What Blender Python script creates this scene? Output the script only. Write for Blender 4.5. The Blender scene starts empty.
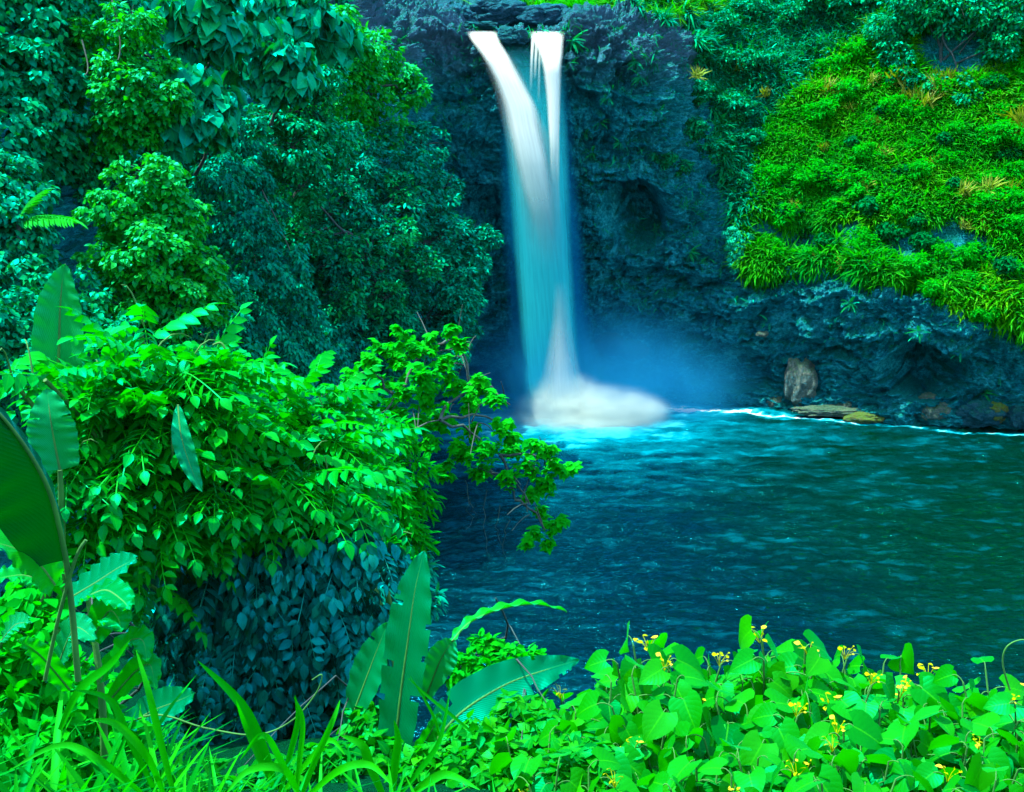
import bpy, math, random
import numpy as np
random.seed(11)
R = np.random.default_rng(11)
sc = bpy.context.scene
COL = sc.collection
PI = math.pi

# ------------------------------------------------------------------ camera model
W, H, F = 1024.0, 792.0, 1098.0
CAM = np.array([0.0, 0.0, 16.0])
TH = math.atan(224.0 / F)
FWD = np.array([0, math.cos(TH), -math.sin(TH)])
UPV = np.array([0, math.sin(TH), math.cos(TH)])


def at(px, py, Y):
    d = FWD * F + np.array([1.0, 0, 0]) * (px - 512) + UPV * (396 - py)
    return CAM + d * (Y / d[1])


def proj(P):
    q = np.asarray(P) - CAM
    z = q @ FWD
    z = np.where(np.abs(z) < 1e-6, 1e-6, z)
    return 512 + F * q[..., 0] / z, 396 - F * (q @ UPV) / z, z


def rad(rpx, Y):
    return rpx * Y / F


# ------------------------------------------------------------------ noise
def _h(ix, iy, iz, s=0):
    h = (ix.astype(np.int64) * 374761393 + iy.astype(np.int64) * 668265263 + iz.astype(np.int64) * 2246822519 + s * 3266489917) & 0xFFFFFFFF
    h = ((h ^ (h >> 13)) * 1274126177) & 0xFFFFFFFF
    h = ((h ^ (h >> 16)) * 2246822519) & 0xFFFFFFFF
    return ((h ^ (h >> 15)) & 0xFFFFFF) / float(0xFFFFFF)


def vnoise(p, s=0):
    i = np.floor(p).astype(np.int64)
    f = p - i
    u = f * f * f * (f * (f * 6 - 15) + 10)
    out = 0
    for dx in (0, 1):
        wx = u[:, 0] if dx else 1 - u[:, 0]
        for dy in (0, 1):
            wy = u[:, 1] if dy else 1 - u[:, 1]
            for dz in (0, 1):
                wz = u[:, 2] if dz else 1 - u[:, 2]
                out = out + wx * wy * wz * _h(i[:, 0] + dx, i[:, 1] + dy, i[:, 2] + dz, s)
    return out


def fbm(p, o=4, s=0, g=0.5):
    a, t, n = 1.0, 0.0, 0
    for k in range(o):
        n = n + a * (vnoise(p, s + k) - 0.5)
        t += a
        a *= g
        p = p * 2.03 + 17.1
    return n / t * 2


def worley(p, s=0):
    i = np.floor(p).astype(np.int64)
    f1 = np.full(len(p), 9.0)
    f2 = np.full(len(p), 9.0)
    cid = np.zeros(len(p))
    for dx in (-1, 0, 1):
        for dy in (-1, 0, 1):
            for dz in (-1, 0, 1):
                cx, cy, cz = i[:, 0] + dx, i[:, 1] + dy, i[:, 2] + dz
                q = np.stack([cx + _h(cx, cy, cz, s), cy + _h(cx, cy, cz, s + 1), cz + _h(cx, cy, cz, s + 2)], 1)
                d = np.sqrt(((q - p) ** 2).sum(1))
                r = _h(cx, cy, cz, s + 3)
                c = d < f1
                f2 = np.where(c, f1, np.minimum(f2, d))
                cid = np.where(c, r, cid)
                f1 = np.where(c, d, f1)
    return f1, f2, cid


def unit(v):
    v = np.asarray(v, float)
    return v / np.maximum(np.linalg.norm(v, axis=-1, keepdims=True), 1e-9)


# ------------------------------------------------------------------ mesh building
class MB:
    def __init__(s):
        s.v, s.l, s.t, s.a, s.n = [], [], [], {}, 0

    def add(s, v, faces, **attr):
        v = np.asarray(v, float).reshape(-1, 3)
        k = len(v)
        if isinstance(faces, np.ndarray):
            s.l.append((faces + s.n).ravel())
            s.t.append(np.full(len(faces), faces.shape[1]))
        else:
            for f in faces:
                s.l.append(np.asarray(f) + s.n)
                s.t.append(np.array([len(f)]))
        s.v.append(v)
        for key in ('rnd', 'lu', 'lv'):
            x = attr.get(key, 0.5)
            s.a.setdefault(key, []).append(np.broadcast_to(np.asarray(x, float), (k,)))
        s.n += k

    def mesh(s, name, origin=(0, 0, 0), smooth=True):
        me = bpy.data.meshes.new(name)
        if not s.v:
            return me
        v = np.concatenate(s.v) - np.asarray(origin)
        l = np.concatenate(s.l).astype(np.int32)
        t = np.concatenate(s.t).astype(np.int32)
        me.vertices.add(len(v))
        me.vertices.foreach_set('co', v.astype(np.float32).ravel())
        me.loops.add(len(l))
        me.loops.foreach_set('vertex_index', l)
        me.polygons.add(len(t))
        me.polygons.foreach_set('loop_start', np.concatenate([[0], np.cumsum(t)[:-1]]).astype(np.int32))
        me.polygons.foreach_set('loop_total', t)
        me.polygons.foreach_set('use_smooth', np.full(len(t), smooth, bool))
        for key, x in s.a.items():
            at_ = me.attributes.new(key, 'FLOAT', 'POINT')
            at_.data.foreach_set('value', np.concatenate(x).astype(np.float32))
        me.update(calc_edges=True)
        me.validate()
        return me

    def build(s, name, mat, parent=None, smooth=True):
        org = tuple(parent_loc(parent)) if parent else (0, 0, 0)
        me = s.mesh(name, org, smooth)
        me.materials.append(mat)
        o = bpy.data.objects.new(name, me)
        COL.objects.link(o)
        if parent:
            o.parent = parent
        return o


def parent_loc(p):
    x = np.zeros(3)
    while p is not None:
        x = x + np.array(p.location)
        p = p.parent
    return x


def thing(name, label, cat, loc, group=None):
    o = bpy.data.objects.new(name, None)
    o.empty_display_size = 0.3
    COL.objects.link(o)
    o.location = tuple(float(c) for c in loc)
    o['label'] = label
    o['category'] = cat
    if group:
        o['group'] = group
    return o


def tag(o, label, cat=None, group=None, kind=None):
    if label:
        o['label'] = label
    if cat:
        o['category'] = cat
    if group:
        o['group'] = group
    if kind:
        o['kind'] = kind
    return o


def dup(root, loc, rz=0.0, s=1.0, label=None, group=None):
    r = root.copy()
    COL.objects.link(r)
    r.location = tuple(float(c) for c in loc)
    r.rotation_euler = (0, 0, rz)
    r.scale = (s, s, s) if not isinstance(s, (tuple, list)) else s
    if label:
        r['label'] = label
    if group:
        r['group'] = group
    for ch in list(root.children):
        c = ch.copy()
        COL.objects.link(c)
        c.parent = r
        for g in list(ch.children):
            d = g.copy()
            COL.objects.link(d)
            d.parent = c
    return r


def tube(mb, pts, r0, r1, n=7, rnd=0.5, wob=0.0):
    pts = np.asarray(pts, float)
    m = len(pts)
    if wob:
        pts = pts.copy()
        pts[1:-1] += R.normal(0, wob, (m - 2, 3))
    tg = unit(np.gradient(pts, axis=0))
    ref = np.array([0.31, 0.17, 0.93]) if abs(tg[0, 2]) < 0.9 else np.array([1.0, 0.2, 0])
    A = unit(np.cross(tg, ref))
    B = np.cross(tg, A)
    rr = np.linspace(r0, r1, m)[:, None]
    a = np.linspace(0, 2 * PI, n, endpoint=False)
    v = (pts[:, None, :] + rr[:, None, :] * (np.cos(a)[None, :, None] * A[:, None, :] + np.sin(a)[None, :, None] * B[:, None, :])).reshape(-1, 3)
    i = np.arange(m - 1)[:, None] * n + np.arange(n)[None, :]
    j = np.arange(m - 1)[:, None] * n + (np.arange(n)[None, :] + 1) % n
    f = np.stack([i, j, j + n, i + n], -1).reshape(-1, 4)
    mb.add(v, f, rnd=rnd)
    mb.add(v[-n:], [list(range(n))], rnd=rnd)


def curve(p0, p1, sag, n=10, side=0.0):
    p0, p1 = np.asarray(p0, float), np.asarray(p1, float)
    t = np.linspace(0, 1, n)[:, None]
    p = p0 + (p1 - p0) * t
    p[:, 2] += (sag * 4 * t * (1 - t))[:, 0]
    p[:, 0] += (side * np.sin(t * PI))[:, 0]
    return p


# ------------------------------------------------------------------ leaf templates: x across, y along, z normal
def leaf_rows(rows, fold=0.15, curl=0.15, cols=(-1, 0, 1), lobe=0.0, wave=0.0):
    V, lu, lv = [], [], []
    for (t, w) in rows:
        for c in cols:
            V.append((w * c, t - lobe * (1 - t) ** 2 * abs(c) ** 1.4, fold * w * abs(c) - curl * t * t + wave * math.sin(t * 14 + c * 2) * abs(c)))
            lu.append(c)
            lv.append(t)
    k = len(cols)
    Fc = []
    for r in range(len(rows) - 1):
        for c in range(k - 1):
            a = r * k + c
            Fc.append((a, a + 1, a + 1 + k, a + k))
    return dict(v=np.array(V), f=np.array(Fc), lu=np.array(lu), lv=np.array(lv))


def merge(parts):
    v, f, lu, lv, n = [], [], [], [], 0
    for p in parts:
        v.append(p['v'])
        f.append(p['f'] + n)
        lu.append(p['lu'])
        lv.append(p['lv'])
        n += len(p['v'])
    return dict(v=np.concatenate(v), f=np.concatenate(f), lu=np.concatenate(lu), lv=np.concatenate(lv))


def xform(t, pos, T, N, s):
    T = unit(T)
    N = unit(np.asarray(N) - T * np.dot(N, T))
    X = np.cross(T, N)
    v = t['v'] * s
    return dict(v=np.asarray(pos) + v[:, :1] * X + v[:, 1:2] * T + v[:, 2:3] * N, f=t['f'], lu=t['lu'], lv=t['lv'])


T_TINY = dict(v=np.array([(0, 0, 0), (0.27, 0.45, 0.06), (0, 1, -0.08), (-0.27, 0.45, 0.06)]), f=np.array([(0, 1, 2), (0, 2, 3)]),
              lu=np.array([0, 1, 0, -1.]), lv=np.array([0, .5, 1, .5]))
T_LEAF = leaf_rows([(0, 0.0), (0.18, 0.2), (0.45, 0.29), (0.75, 0.18), (1, 0.0)], 0.25, 0.22)
T_WIDE = leaf_rows([(0, 0.05), (0.15, 0.3), (0.4, 0.4), (0.7, 0.25), (1, 0.0)], 0.2, 0.25)
T_NARROW = leaf_rows([(0, 0.0), (0.25, 0.1), (0.5, 0.13), (0.8, 0.08), (1, 0.0)], 0.2, 0.3)
T_HEART = leaf_rows([(0, 0.3), (0.1, 0.44), (0.22, 0.5), (0.38, 0.49), (0.55, 0.41), (0.72, 0.27), (0.87, 0.12), (1, 0.0)], 0.22, 0.28,
                    (-1, -0.55, 0, 0.55, 1), 0.22, 0.02)


def pinnate(pairs=7, ll=0.27, arch=0.35, tpl=None, w=1.0, term=True):
    tpl = tpl or T_LEAF
    ps = []
    rl = []
    for i in range(pairs):
        t = 0.12 + 0.83 * i / (pairs - 1)
        p = np.array([0, t, -arch * t * t])
        tg = unit(np.array([0, 1, -2 * arch * t]))
        s = ll * (0.75 + 0.35 * math.sin(PI * min(1, t + 0.1))) * (1 + 0.1 * math.sin(i * 7.3))
        for sd in (-1, 1):
            d = np.array([sd * 1.0, 0, 0]) + tg * 0.42 + np.array([0, 0, -0.28 - 0.1 * math.sin(i * 3.1 + sd)])
            ps.append(xform(tpl, p, d, np.array([0.15 * sd, -0.1, 1.0]), s))
    if term:
        ps.append(xform(tpl, np.array([0, 0.97, -arch * 0.94]), np.array([0, 1, -2 * arch]), np.array([0, 0.5, 1]), ll))
    n = 6
    v = []
    for i in range(n):
        t = i / (n - 1) * 0.98
        for c in (-0.008, 0.008):
            v.append((c, t, -arch * t * t + 0.004))
    f = np.array([(2 * i, 2 * i + 1, 2 * i + 3, 2 * i + 2) for i in range(n - 1)])
    ps.append(dict(v=np.array(v), f=f, lu=np.zeros(2 * n), lv=np.full(2 * n, 0.5)))
    return merge(ps)


T_PINN = [pinnate(6, 0.27, 0.35), pinnate(7, 0.25, 0.5), pinnate(5, 0.31, 0.2)]
T_FERN = pinnate(16, 0.2, 0.5, T_NARROW)


def rosette(k=7, droop=0.25, tpl=None):
    ps = []
    for i in range(k):
        a = 2 * PI * i / k + 0.3 * math.sin(i * 5.1)
        d = np.array([math.cos(a), math.sin(a), 0.25 - droop * (0.7 + 0.6 * math.sin(i * 2.7 + 1))])
        ps.append(xform(tpl or T_LEAF, np.array([0, 0, 0.02 * i]), d, np.array([0, 0, 1.0]), 0.85 + 0.25 * math.sin(i * 4.4)))
    return merge(ps)


T_ROS = rosette(7, 0.35)
T_ROSW = rosette(6, 0.55, T_WIDE)


def place(mb, tpl, pos, T, N, s, rnd=None):
    """put a copy of a leaf template at every position, all in one mesh"""
    n = len(pos)
    if n == 0:
        return
    T = unit(T)
    N = unit(N - T * (N * T).sum(1, keepdims=True) + 1e-6)
    X = np.cross(T, N)
    s = np.broadcast_to(np.asarray(s, float), (n,))[:, None, None]
    v = tpl['v'][None] * s
    P = pos[:, None, :] + v[..., 0:1] * X[:, None] + v[..., 1:2] * T[:, None] + v[..., 2:3] * N[:, None]
    m = tpl['v'].shape[0]
    f = (tpl['f'][None] + (np.arange(n) * m)[:, None, None]).reshape(-1, tpl['f'].shape[1])
    if rnd is None:
        rnd = R.random(n)
    mb.add(P.reshape(-1, 3), f, rnd=np.repeat(rnd, m), lu=np.tile(tpl['lu'], n), lv=np.tile(tpl['lv'], n))


UP = np.array([0, 0, 1.0])


def crown(mb, blobs, tpl, leaf, layers=1.3, sub=0.33, droop=0.5, upn=0.7, fill=0.18, cull=True, squash=0.85, out=0.6, jit=0.35, rshift=0.0, area=0.28):
    """leaf clumps over the surface of every lobe: lobes are (centre, radius)"""
    for c, r in blobs:
        c = np.asarray(c, float)
        rr = np.array([r, r, r * squash]) if np.isscalar(r) else np.asarray(r)
        rm = rr.mean()
        ns = max(8, int(4.4 / (sub * sub)))
        d = unit(R.normal(size=(ns, 3)))
        if cull:
            tc = unit(CAM - c)
            keep = (d @ tc) > -0.4
            d = d[keep]
        for dd in d:
            cr = sub * rm * R.uniform(0.6, 1.45)
            cc = c + dd * rr * R.uniform(0.62, 1.06)
            n = int(layers * 2.0 * cr * cr * PI / (leaf * leaf * area) * 0.5) + 3
            e = unit(dd * out + UP * 0.45 + R.normal(size=(n, 3)) * 0.75)
            pos = cc + e * cr * np.array([1, 1, 0.75]) * (R.uniform(0.35, 1.0, (n, 1)) ** 0.6)
            N = unit(e * 0.5 + UP * upn + R.normal(size=(n, 3)) * jit)
            T = unit(e * np.array([1, 1, 0.3]) + R.normal(size=(n, 3)) * 0.4 - UP * droop)
            base = R.uniform(-0.22, 0.22)
            place(mb, tpl, pos, T, N, leaf * R.uniform(0.7, 1.3, n), np.clip(0.5 + base + rshift + R.normal(0, 0.17, n), 0.0, 1.0))
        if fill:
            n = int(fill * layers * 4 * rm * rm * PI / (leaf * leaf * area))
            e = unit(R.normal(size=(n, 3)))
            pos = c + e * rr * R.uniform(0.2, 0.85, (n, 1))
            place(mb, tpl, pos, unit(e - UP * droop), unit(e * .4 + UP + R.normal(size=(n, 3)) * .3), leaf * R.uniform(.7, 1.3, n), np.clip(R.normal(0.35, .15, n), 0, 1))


# ------------------------------------------------------------------ materials
def nt(name):
    m = bpy.data.materials.new(name)
    m.use_nodes = True
    t = m.node_tree
    t.nodes.clear()
    return m, t, t.nodes, t.links


def ramp(N, stops, interp='LINEAR'):
    r = N.new('ShaderNodeValToRGB')
    r.color_ramp.interpolation = interp
    e = r.color_ramp.elements
    while len(e) < len(stops):
        e.new(0.5)
    for k, (p, c) in enumerate(stops):
        e[k].position = p
        e[k].color = (c[0], c[1], c[2], 1)
    return r


def coat(N, L, shader, color, rough, f0=0.04, strength=1.0, normal=None):
    """a tinted waxy or wet gloss over a matte shader"""
    lw = N.new('ShaderNodeLayerWeight')
    pw = N.new('ShaderNodeMath')
    pw.operation = 'POWER'
    pw.inputs[1].default_value = 5.0
    L.new(lw.outputs['Facing'], pw.inputs[0])
    ma = N.new('ShaderNodeMath')
    ma.operation = 'MULTIPLY_ADD'
    ma.inputs[1].default_value = (1 - f0) * strength
    ma.inputs[2].default_value = f0 * strength
    L.new(pw.outputs[0], ma.inputs[0])
    g = N.new('ShaderNodeBsdfGlossy')
    if hasattr(color, 'links'):
        L.new(color, g.inputs['Color'])
    else:
        g.inputs['Color'].default_value = (*color, 1)
    g.inputs['Roughness'].default_value = rough
    if normal is not None:
        L.new(normal, g.inputs['Normal'])
        L.new(normal, lw.inputs['Normal'])
    mx = N.new('ShaderNodeMixShader')
    L.new(ma.outputs[0], mx.inputs[0])
    L.new(shader, mx.inputs[1])
    L.new(g.outputs[0], mx.inputs[2])
    return mx.outputs[0]


def leaf_mat(name, dark, mid, light, trans=(0.02, 0.3, 0.0), tw=0.35, rough=0.42, spec=0.5, veins=0.0, vfreq=16.0, sheen=(0.02, 0.7, 0.62)):
    m, t, N, L = nt(name)
    a = N.new('ShaderNodeAttribute')
    a.attribute_name = 'rnd'
    r = ramp(N, [(0.0, dark), (0.5, mid), (1.0, light)])
    L.new(a.outputs['Fac'], r.inputs[0])
    p = N.new('ShaderNodeBsdfDiffuse')
    nrm = None
    col = r.outputs[0]
    if veins:
        lu = N.new('ShaderNodeAttribute')
        lu.attribute_name = 'lu'
        lv = N.new('ShaderNodeAttribute')
        lv.attribute_name = 'lv'
        ab = N.new('ShaderNodeMath')
        ab.operation = 'ABSOLUTE'
        L.new(lu.outputs['Fac'], ab.inputs[0])
        m1 = N.new('ShaderNodeMath')
        m1.operation = 'MULTIPLY_ADD'
        m1.inputs[1].default_value = -0.35
        L.new(ab.outputs[0], m1.inputs[0])
        L.new(lv.outputs['Fac'], m1.inputs[2])
        m2 = N.new('ShaderNodeMath')
        m2.operation = 'MULTIPLY'
        m2.inputs[1].default_value = vfreq * 2 * PI / 2
        L.new(m1.outputs[0], m2.inputs[0])
        sn = N.new('ShaderNodeMath')
        sn.operation = 'SINE'
        L.new(m2.outputs[0], sn.inputs[0])
        pw = N.new('ShaderNodeMath')
        pw.operation = 'POWER'
        sa = N.new('ShaderNodeMath')
        sa.operation = 'ABSOLUTE'
        L.new(sn.outputs[0], sa.inputs[0])
        L.new(sa.outputs[0], pw.inputs[0])
        pw.inputs[1].default_value = 0.6
        bp = N.new('ShaderNodeBump')
        bp.inputs['Strength'].default_value = veins
        bp.inputs['Distance'].default_value = 0.006
        L.new(pw.outputs[0], bp.inputs['Height'])
        L.new(bp.outputs[0], p.inputs['Normal'])
        nrm = bp.outputs[0]
        mid_ = N.new('ShaderNodeMapRange')
        mid_.inputs['From Min'].default_value = 0.0
        mid_.inputs['From Max'].default_value = 0.07
        mid_.inputs['To Min'].default_value = 0.5
        mid_.inputs['To Max'].default_value = 0.0
        L.new(ab.outputs[0], mid_.inputs['Value'])
        mx = N.new('ShaderNodeMix')
        mx.data_type = 'RGBA'
        L.new(mid_.outputs[0], mx.inputs[0])
        L.new(col, mx.inputs[6])
        mx.inputs[7].default_value = (light[0] * 1.3 + .01, light[1] * 1.5, light[2] * 1.3, 1)
        col = mx.outputs[2]
    L.new(col, p.inputs['Color'])
    tr = N.new('ShaderNodeBsdfTranslucent')
    tr.inputs['Color'].default_value = (*trans, 1)
    mix = N.new('ShaderNodeMixShader')
    mix.inputs[0].default_value = tw
    L.new(p.outputs[0], mix.inputs[1])
    L.new(tr.outputs[0], mix.inputs[2])
    o = N.new('ShaderNodeOutputMaterial')
    L.new(coat(N, L, mix.outputs[0], sheen, rough, 0.045, spec * 1.5, nrm), o.inputs[0])
    return m


def bark_mat(name, c1, c2):
    m, t, N, L = nt(name)
    tc = N.new('ShaderNodeTexCoord')
    n = N.new('ShaderNodeTexNoise')
    n.inputs['Scale'].default_value = 7
    n.inputs['Detail'].default_value = 6
    L.new(tc.outputs['Object'], n.inputs['Vector'])
    r = ramp(N, [(0.35, c1), (0.65, c2)])
    L.new(n.outputs[0], r.inputs[0])
    p = N.new('ShaderNodeBsdfPrincipled')
    p.inputs['Roughness'].default_value = 0.8
    L.new(r.outputs[0], p.inputs['Base Color'])
    b = N.new('ShaderNodeBump')
    b.inputs['Strength'].default_value = 0.6
    b.inputs['Distance'].default_value = 0.02
    L.new(n.outputs[0], b.inputs['Height'])
    L.new(b.outputs[0], p.inputs['Normal'])
    o = N.new('ShaderNodeOutputMaterial')
    L.new(p.outputs[0], o.inputs[0])
    return m


def rock_mat(name, wet, wet2, dry=None, dryz=(22.5, 25.5), moss=(0.0, 0.07, 0.02), moss_amt=0.5, scale=1.0, rough=0.45, gloss=0.5):
    m, t, N, L = nt(name)
    tc = N.new('ShaderNodeTexCoord')
    mp = N.new('ShaderNodeMapping')
    mp.inputs['Scale'].default_value = (scale, scale, scale * 1.8)
    L.new(tc.outputs['Object'], mp.inputs[0])

    def noise(s, d, src=mp.outputs[0], rg=0.6):
        n = N.new('ShaderNodeTexNoise')
        n.inputs['Scale'].default_value = s
        n.inputs['Detail'].default_value = d
        n.inputs['Roughness'].default_value = rg
        L.new(src, n.inputs['Vector'])
        return n
    n1 = noise(0.55, 8)
    n2 = noise(3.2, 10, rg=0.78)
    r1 = ramp(N, [(0.38, [c * 0.3 for c in wet]), (0.5, wet), (0.63, wet2)])
    ad = N.new('ShaderNodeMath')
    ad.operation = 'MULTIPLY_ADD'
    ad.inputs[1].default_value = 0.35
    h = N.new('ShaderNodeMath')
    h.operation = 'MULTIPLY'
    h.inputs[1].default_value = 0.65
    L.new(n2.outputs[0], h.inputs[0])
    L.new(n1.outputs[0], ad.inputs[0])
    L.new(h.outputs[0], ad.inputs[2])
    L.new(ad.outputs[0], r1.inputs[0])
    col = r1.outputs[0]

    def mixc(fac, a, b):
        x = N.new('ShaderNodeMix')
        x.data_type = 'RGBA'
        L.new(fac, x.inputs[0])
        L.new(a, x.inputs[6])
        if hasattr(b, 'links'):
            L.new(b, x.inputs[7])
        else:
            x.inputs[7].default_value = (*b, 1)
        return x.outputs[2]
    sx = N.new('ShaderNodeSeparateXYZ')
    L.new(tc.outputs['Object'], sx.inputs[0])
    if dry:
        mr = N.new('ShaderNodeMapRange')
        mr.inputs['From Min'].default_value = dryz[0]
        mr.inputs['From Max'].default_value = dryz[1]
        zz = N.new('ShaderNodeMath')
        zz.operation = 'MULTIPLY_ADD'
        zz.inputs[1].default_value = 3.0
        L.new(n1.outputs[0], zz.inputs[0])
        L.new(sx.outputs[2], zz.inputs[2])
        L.new(zz.outputs[0], mr.inputs['Value'])
        mX = N.new('ShaderNodeMapRange')
        mX.inputs['From Min'].default_value = 16.5
        mX.inputs['From Max'].default_value = 14.0
        L.new(sx.outputs[0], mX.inputs['Value'])
        mM = N.new('ShaderNodeMath')
        mM.operation = 'MULTIPLY'
        L.new(mr.outputs[0], mM.inputs[0])
        L.new(mX.outputs[0], mM.inputs[1])
        mr = mM
        rd = ramp(N, [(0.3, [c * 0.35 for c in dry]), (0.55, dry), (0.72, [c * 1.25 for c in dry])])
        L.new(ad.outputs[0], rd.inputs[0])
        col = mixc(mr.outputs[0], col, rd.outputs[0])
    ge = N.new('ShaderNodeNewGeometry')
    sn = N.new('ShaderNodeSeparateXYZ')
    L.new(ge.outputs['Normal'], sn.inputs[0])
    n3 = noise(1.3, 6)
    ma = N.new('ShaderNodeMath')
    ma.operation = 'MULTIPLY_ADD'
    ma.inputs[1].default_value = 0.45
    L.new(sn.outputs[2], ma.inputs[0])
    L.new(n3.outputs[0], ma.inputs[2])
    mm = N.new('ShaderNodeMapRange')
    mm.inputs['From Min'].default_value = 0.62
    mm.inputs['From Max'].default_value = 0.8
    mm.inputs['To Max'].default_value = moss_amt
    L.new(ma.outputs[0], mm.inputs['Value'])
    col = mixc(mm.outputs[0], col, moss)
    p = N.new('ShaderNodeBsdfDiffuse')
    L.new(col, p.inputs['Color'])
    b = N.new('ShaderNodeBump')
    b.inputs['Strength'].default_value = 1.0
    b.inputs['Distance'].default_value = 0.35
    L.new(ad.outputs[0], b.inputs['Height'])
    mpv = N.new('ShaderNodeMapping')
    mpv.inputs['Scale'].default_value = (0.9 * scale, 0.9 * scale, 3.0 * scale)
    wn = N.new('ShaderNodeVectorMath')
    wn.operation = 'MULTIPLY_ADD'
    wn.inputs[1].default_value = (1.2, 1.2, 1.2)
    L.new(n1.outputs['Color'], wn.inputs[0])
    L.new(tc.outputs['Object'], wn.inputs[2])
    L.new(wn.outputs[0], mpv.inputs[0])
    vo = N.new('ShaderNodeTexVoronoi')
    vo.feature = 'DISTANCE_TO_EDGE'
    L.new(mpv.outputs[0], vo.inputs['Vector'])
    vr = N.new('ShaderNodeMapRange')
    vr.inputs['From Max'].default_value = 0.14
    L.new(vo.outputs['Distance'], vr.inputs['Value'])
    b0 = N.new('ShaderNodeBump')
    b0.inputs['Strength'].default_value = 0.9
    b0.inputs['Distance'].default_value = 0.16
    L.new(vr.outputs[0], b0.inputs['Height'])
    L.new(b0.outputs[0], b.inputs['Normal'])
    n4 = noise(9, 6)
    b2 = N.new('ShaderNodeBump')
    b2.inputs['Strength'].default_value = 0.7
    b2.inputs['Distance'].default_value = 0.1
    L.new(n4.outputs[0], b2.inputs['Height'])
    L.new(b.outputs[0], b2.inputs['Normal'])
    L.new(b2.outputs[0], p.inputs['Normal'])
    o = N.new('ShaderNodeOutputMaterial')
    L.new(coat(N, L, p.outputs[0], (0.05, 0.65, 0.9), rough, 0.04, gloss, b2.outputs[0]), o.inputs[0])
    return m


# foliage colours by plant; teal and blue carry painted shade, lime painted sunlight
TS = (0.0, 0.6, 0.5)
M_TEAL = leaf_mat('shade_dark_leaf', (0.0, 0.07, 0.025), (0.0, 0.15, 0.04), (0.002, 0.27, 0.035), (0.0, 0.24, 0.015), 0.28, 0.45, 0.9, sheen=TS)
M_BLUE = leaf_mat('shade_blue_green_leaf', (0.0, 0.06, 0.04), (0.0, 0.13, 0.068), (0.001, 0.26, 0.07), (0.0, 0.22, 0.03), 0.25, 0.45, 0.9, sheen=TS)
M_LIME = leaf_mat('sunlit_lime_leaf', (0.0, 0.15, 0.012), (0.002, 0.26, 0.008), (0.012, 0.36, 0.002), (0.006, 0.4, 0.0), 0.4, 0.42, 0.5)
M_VINE = leaf_mat('vine_leaf', (0.0, 0.09, 0.05), (0.0, 0.16, 0.06), (0.003, 0.25, 0.035), (0.0, 0.28, 0.01), 0.28, 0.38, 1.0, 0.12, 8, sheen=TS)
M_BRIGHT = leaf_mat('bright_leaf', (0.0, 0.13, 0.004), (0.001, 0.22, 0.001), (0.004, 0.3, 0.0), (0.002, 0.44, 0.0), 0.42, 0.5, 0.25, sheen=(0.0, 0.7, 0.2))
M_PINN = leaf_mat('feather_leaf', (0.0, 0.10, 0.008), (0.0, 0.19, 0.003), (0.003, 0.28, 0.0), (0.002, 0.42, 0.0), 0.38, 0.38, 0.5, 0.12, 9, sheen=(0.0, 0.6, 0.4))
M_HEART = leaf_mat('heart_leaf', (0.0, 0.09, 0.003), (0.002, 0.18, 0.0), (0.014, 0.28, 0.0), (0.005, 0.4, 0.0), 0.4, 0.4, 0.35, 0.12, 7, sheen=(0.0, 0.75, 0.3))
M_BANANA = leaf_mat('banana_leaf', (0.0, 0.11, 0.045), (0.0, 0.15, 0.05), (0.003, 0.21, 0.04), (0.001, 0.3, 0.01), 0.35, 0.38, 0.6, 0.4, 34, sheen=(0.0, 0.7, 0.55))
M_BANLIT = leaf_mat('young_banana_leaf', (0.0, 0.10, 0.003), (0.001, 0.18, 0.002), (0.004, 0.28, 0.0), (0.003, 0.4, 0.0), 0.42, 0.36, 0.6, 0.2, 30, sheen=(0.0, 0.7, 0.4))
M_GRASS = leaf_mat('grass_blade', (0.0, 0.07, 0.003), (0.001, 0.17, 0.0), (0.008, 0.29, 0.0), (0.003, 0.4, 0.0), 0.4, 0.5, 0.3, sheen=(0.0, 0.75, 0.25))
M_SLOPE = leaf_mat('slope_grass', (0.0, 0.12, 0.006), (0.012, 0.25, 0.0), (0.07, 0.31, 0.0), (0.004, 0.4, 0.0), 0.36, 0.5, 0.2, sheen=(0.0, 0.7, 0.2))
M_SLOPEDRY = leaf_mat('dry_grass', (0.05, 0.14, 0.0), (0.13, 0.22, 0.005), (0.24, 0.26, 0.03), (0.14, 0.24, 0.0), 0.3, 0.6, 0.2)
M_YELLOW = leaf_mat('yellow_bract', (0.10, 0.3, 0.0), (0.25, 0.36, 0.0), (0.42, 0.42, 0.03), (0.3, 0.4, 0.0), 0.3, 0.5, 0.2, sheen=(.6, .7, .1))
M_SHADE = leaf_mat('shaded_feather_leaf', (0.0, 0.04, 0.03), (0.0, 0.08, 0.06), (0.002, 0.15, 0.085), (0.0, 0.16, 0.02), 0.2, 0.3, 1.0, 0.15, 9, sheen=(0.0, 0.6, 0.62))  # feather leaf again, its shade painted as a darker, bluer colour
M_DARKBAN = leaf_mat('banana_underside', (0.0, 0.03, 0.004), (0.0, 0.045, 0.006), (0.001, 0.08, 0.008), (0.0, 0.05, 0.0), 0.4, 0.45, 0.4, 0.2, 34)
M_BUSH = leaf_mat('dark_bush_leaf', (0.0, 0.05, 0.012), (0.0, 0.09, 0.015), (0.0, 0.15, 0.012), (0.0, 0.16, 0.0), 0.3, 0.5, 0.25, sheen=(0.0, 0.6, 0.3))
M_MOSS = leaf_mat('mint_moss', (0.0, 0.22, 0.11), (0.002, 0.32, 0.16), (0.006, 0.4, 0.18), (0.0, 0.2, 0.05), 0.2, 0.6, 0.3)
M_STEM = bark_mat('green_stem', (0.003, 0.09, 0.006), (0.012, 0.15, 0.01))
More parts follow.
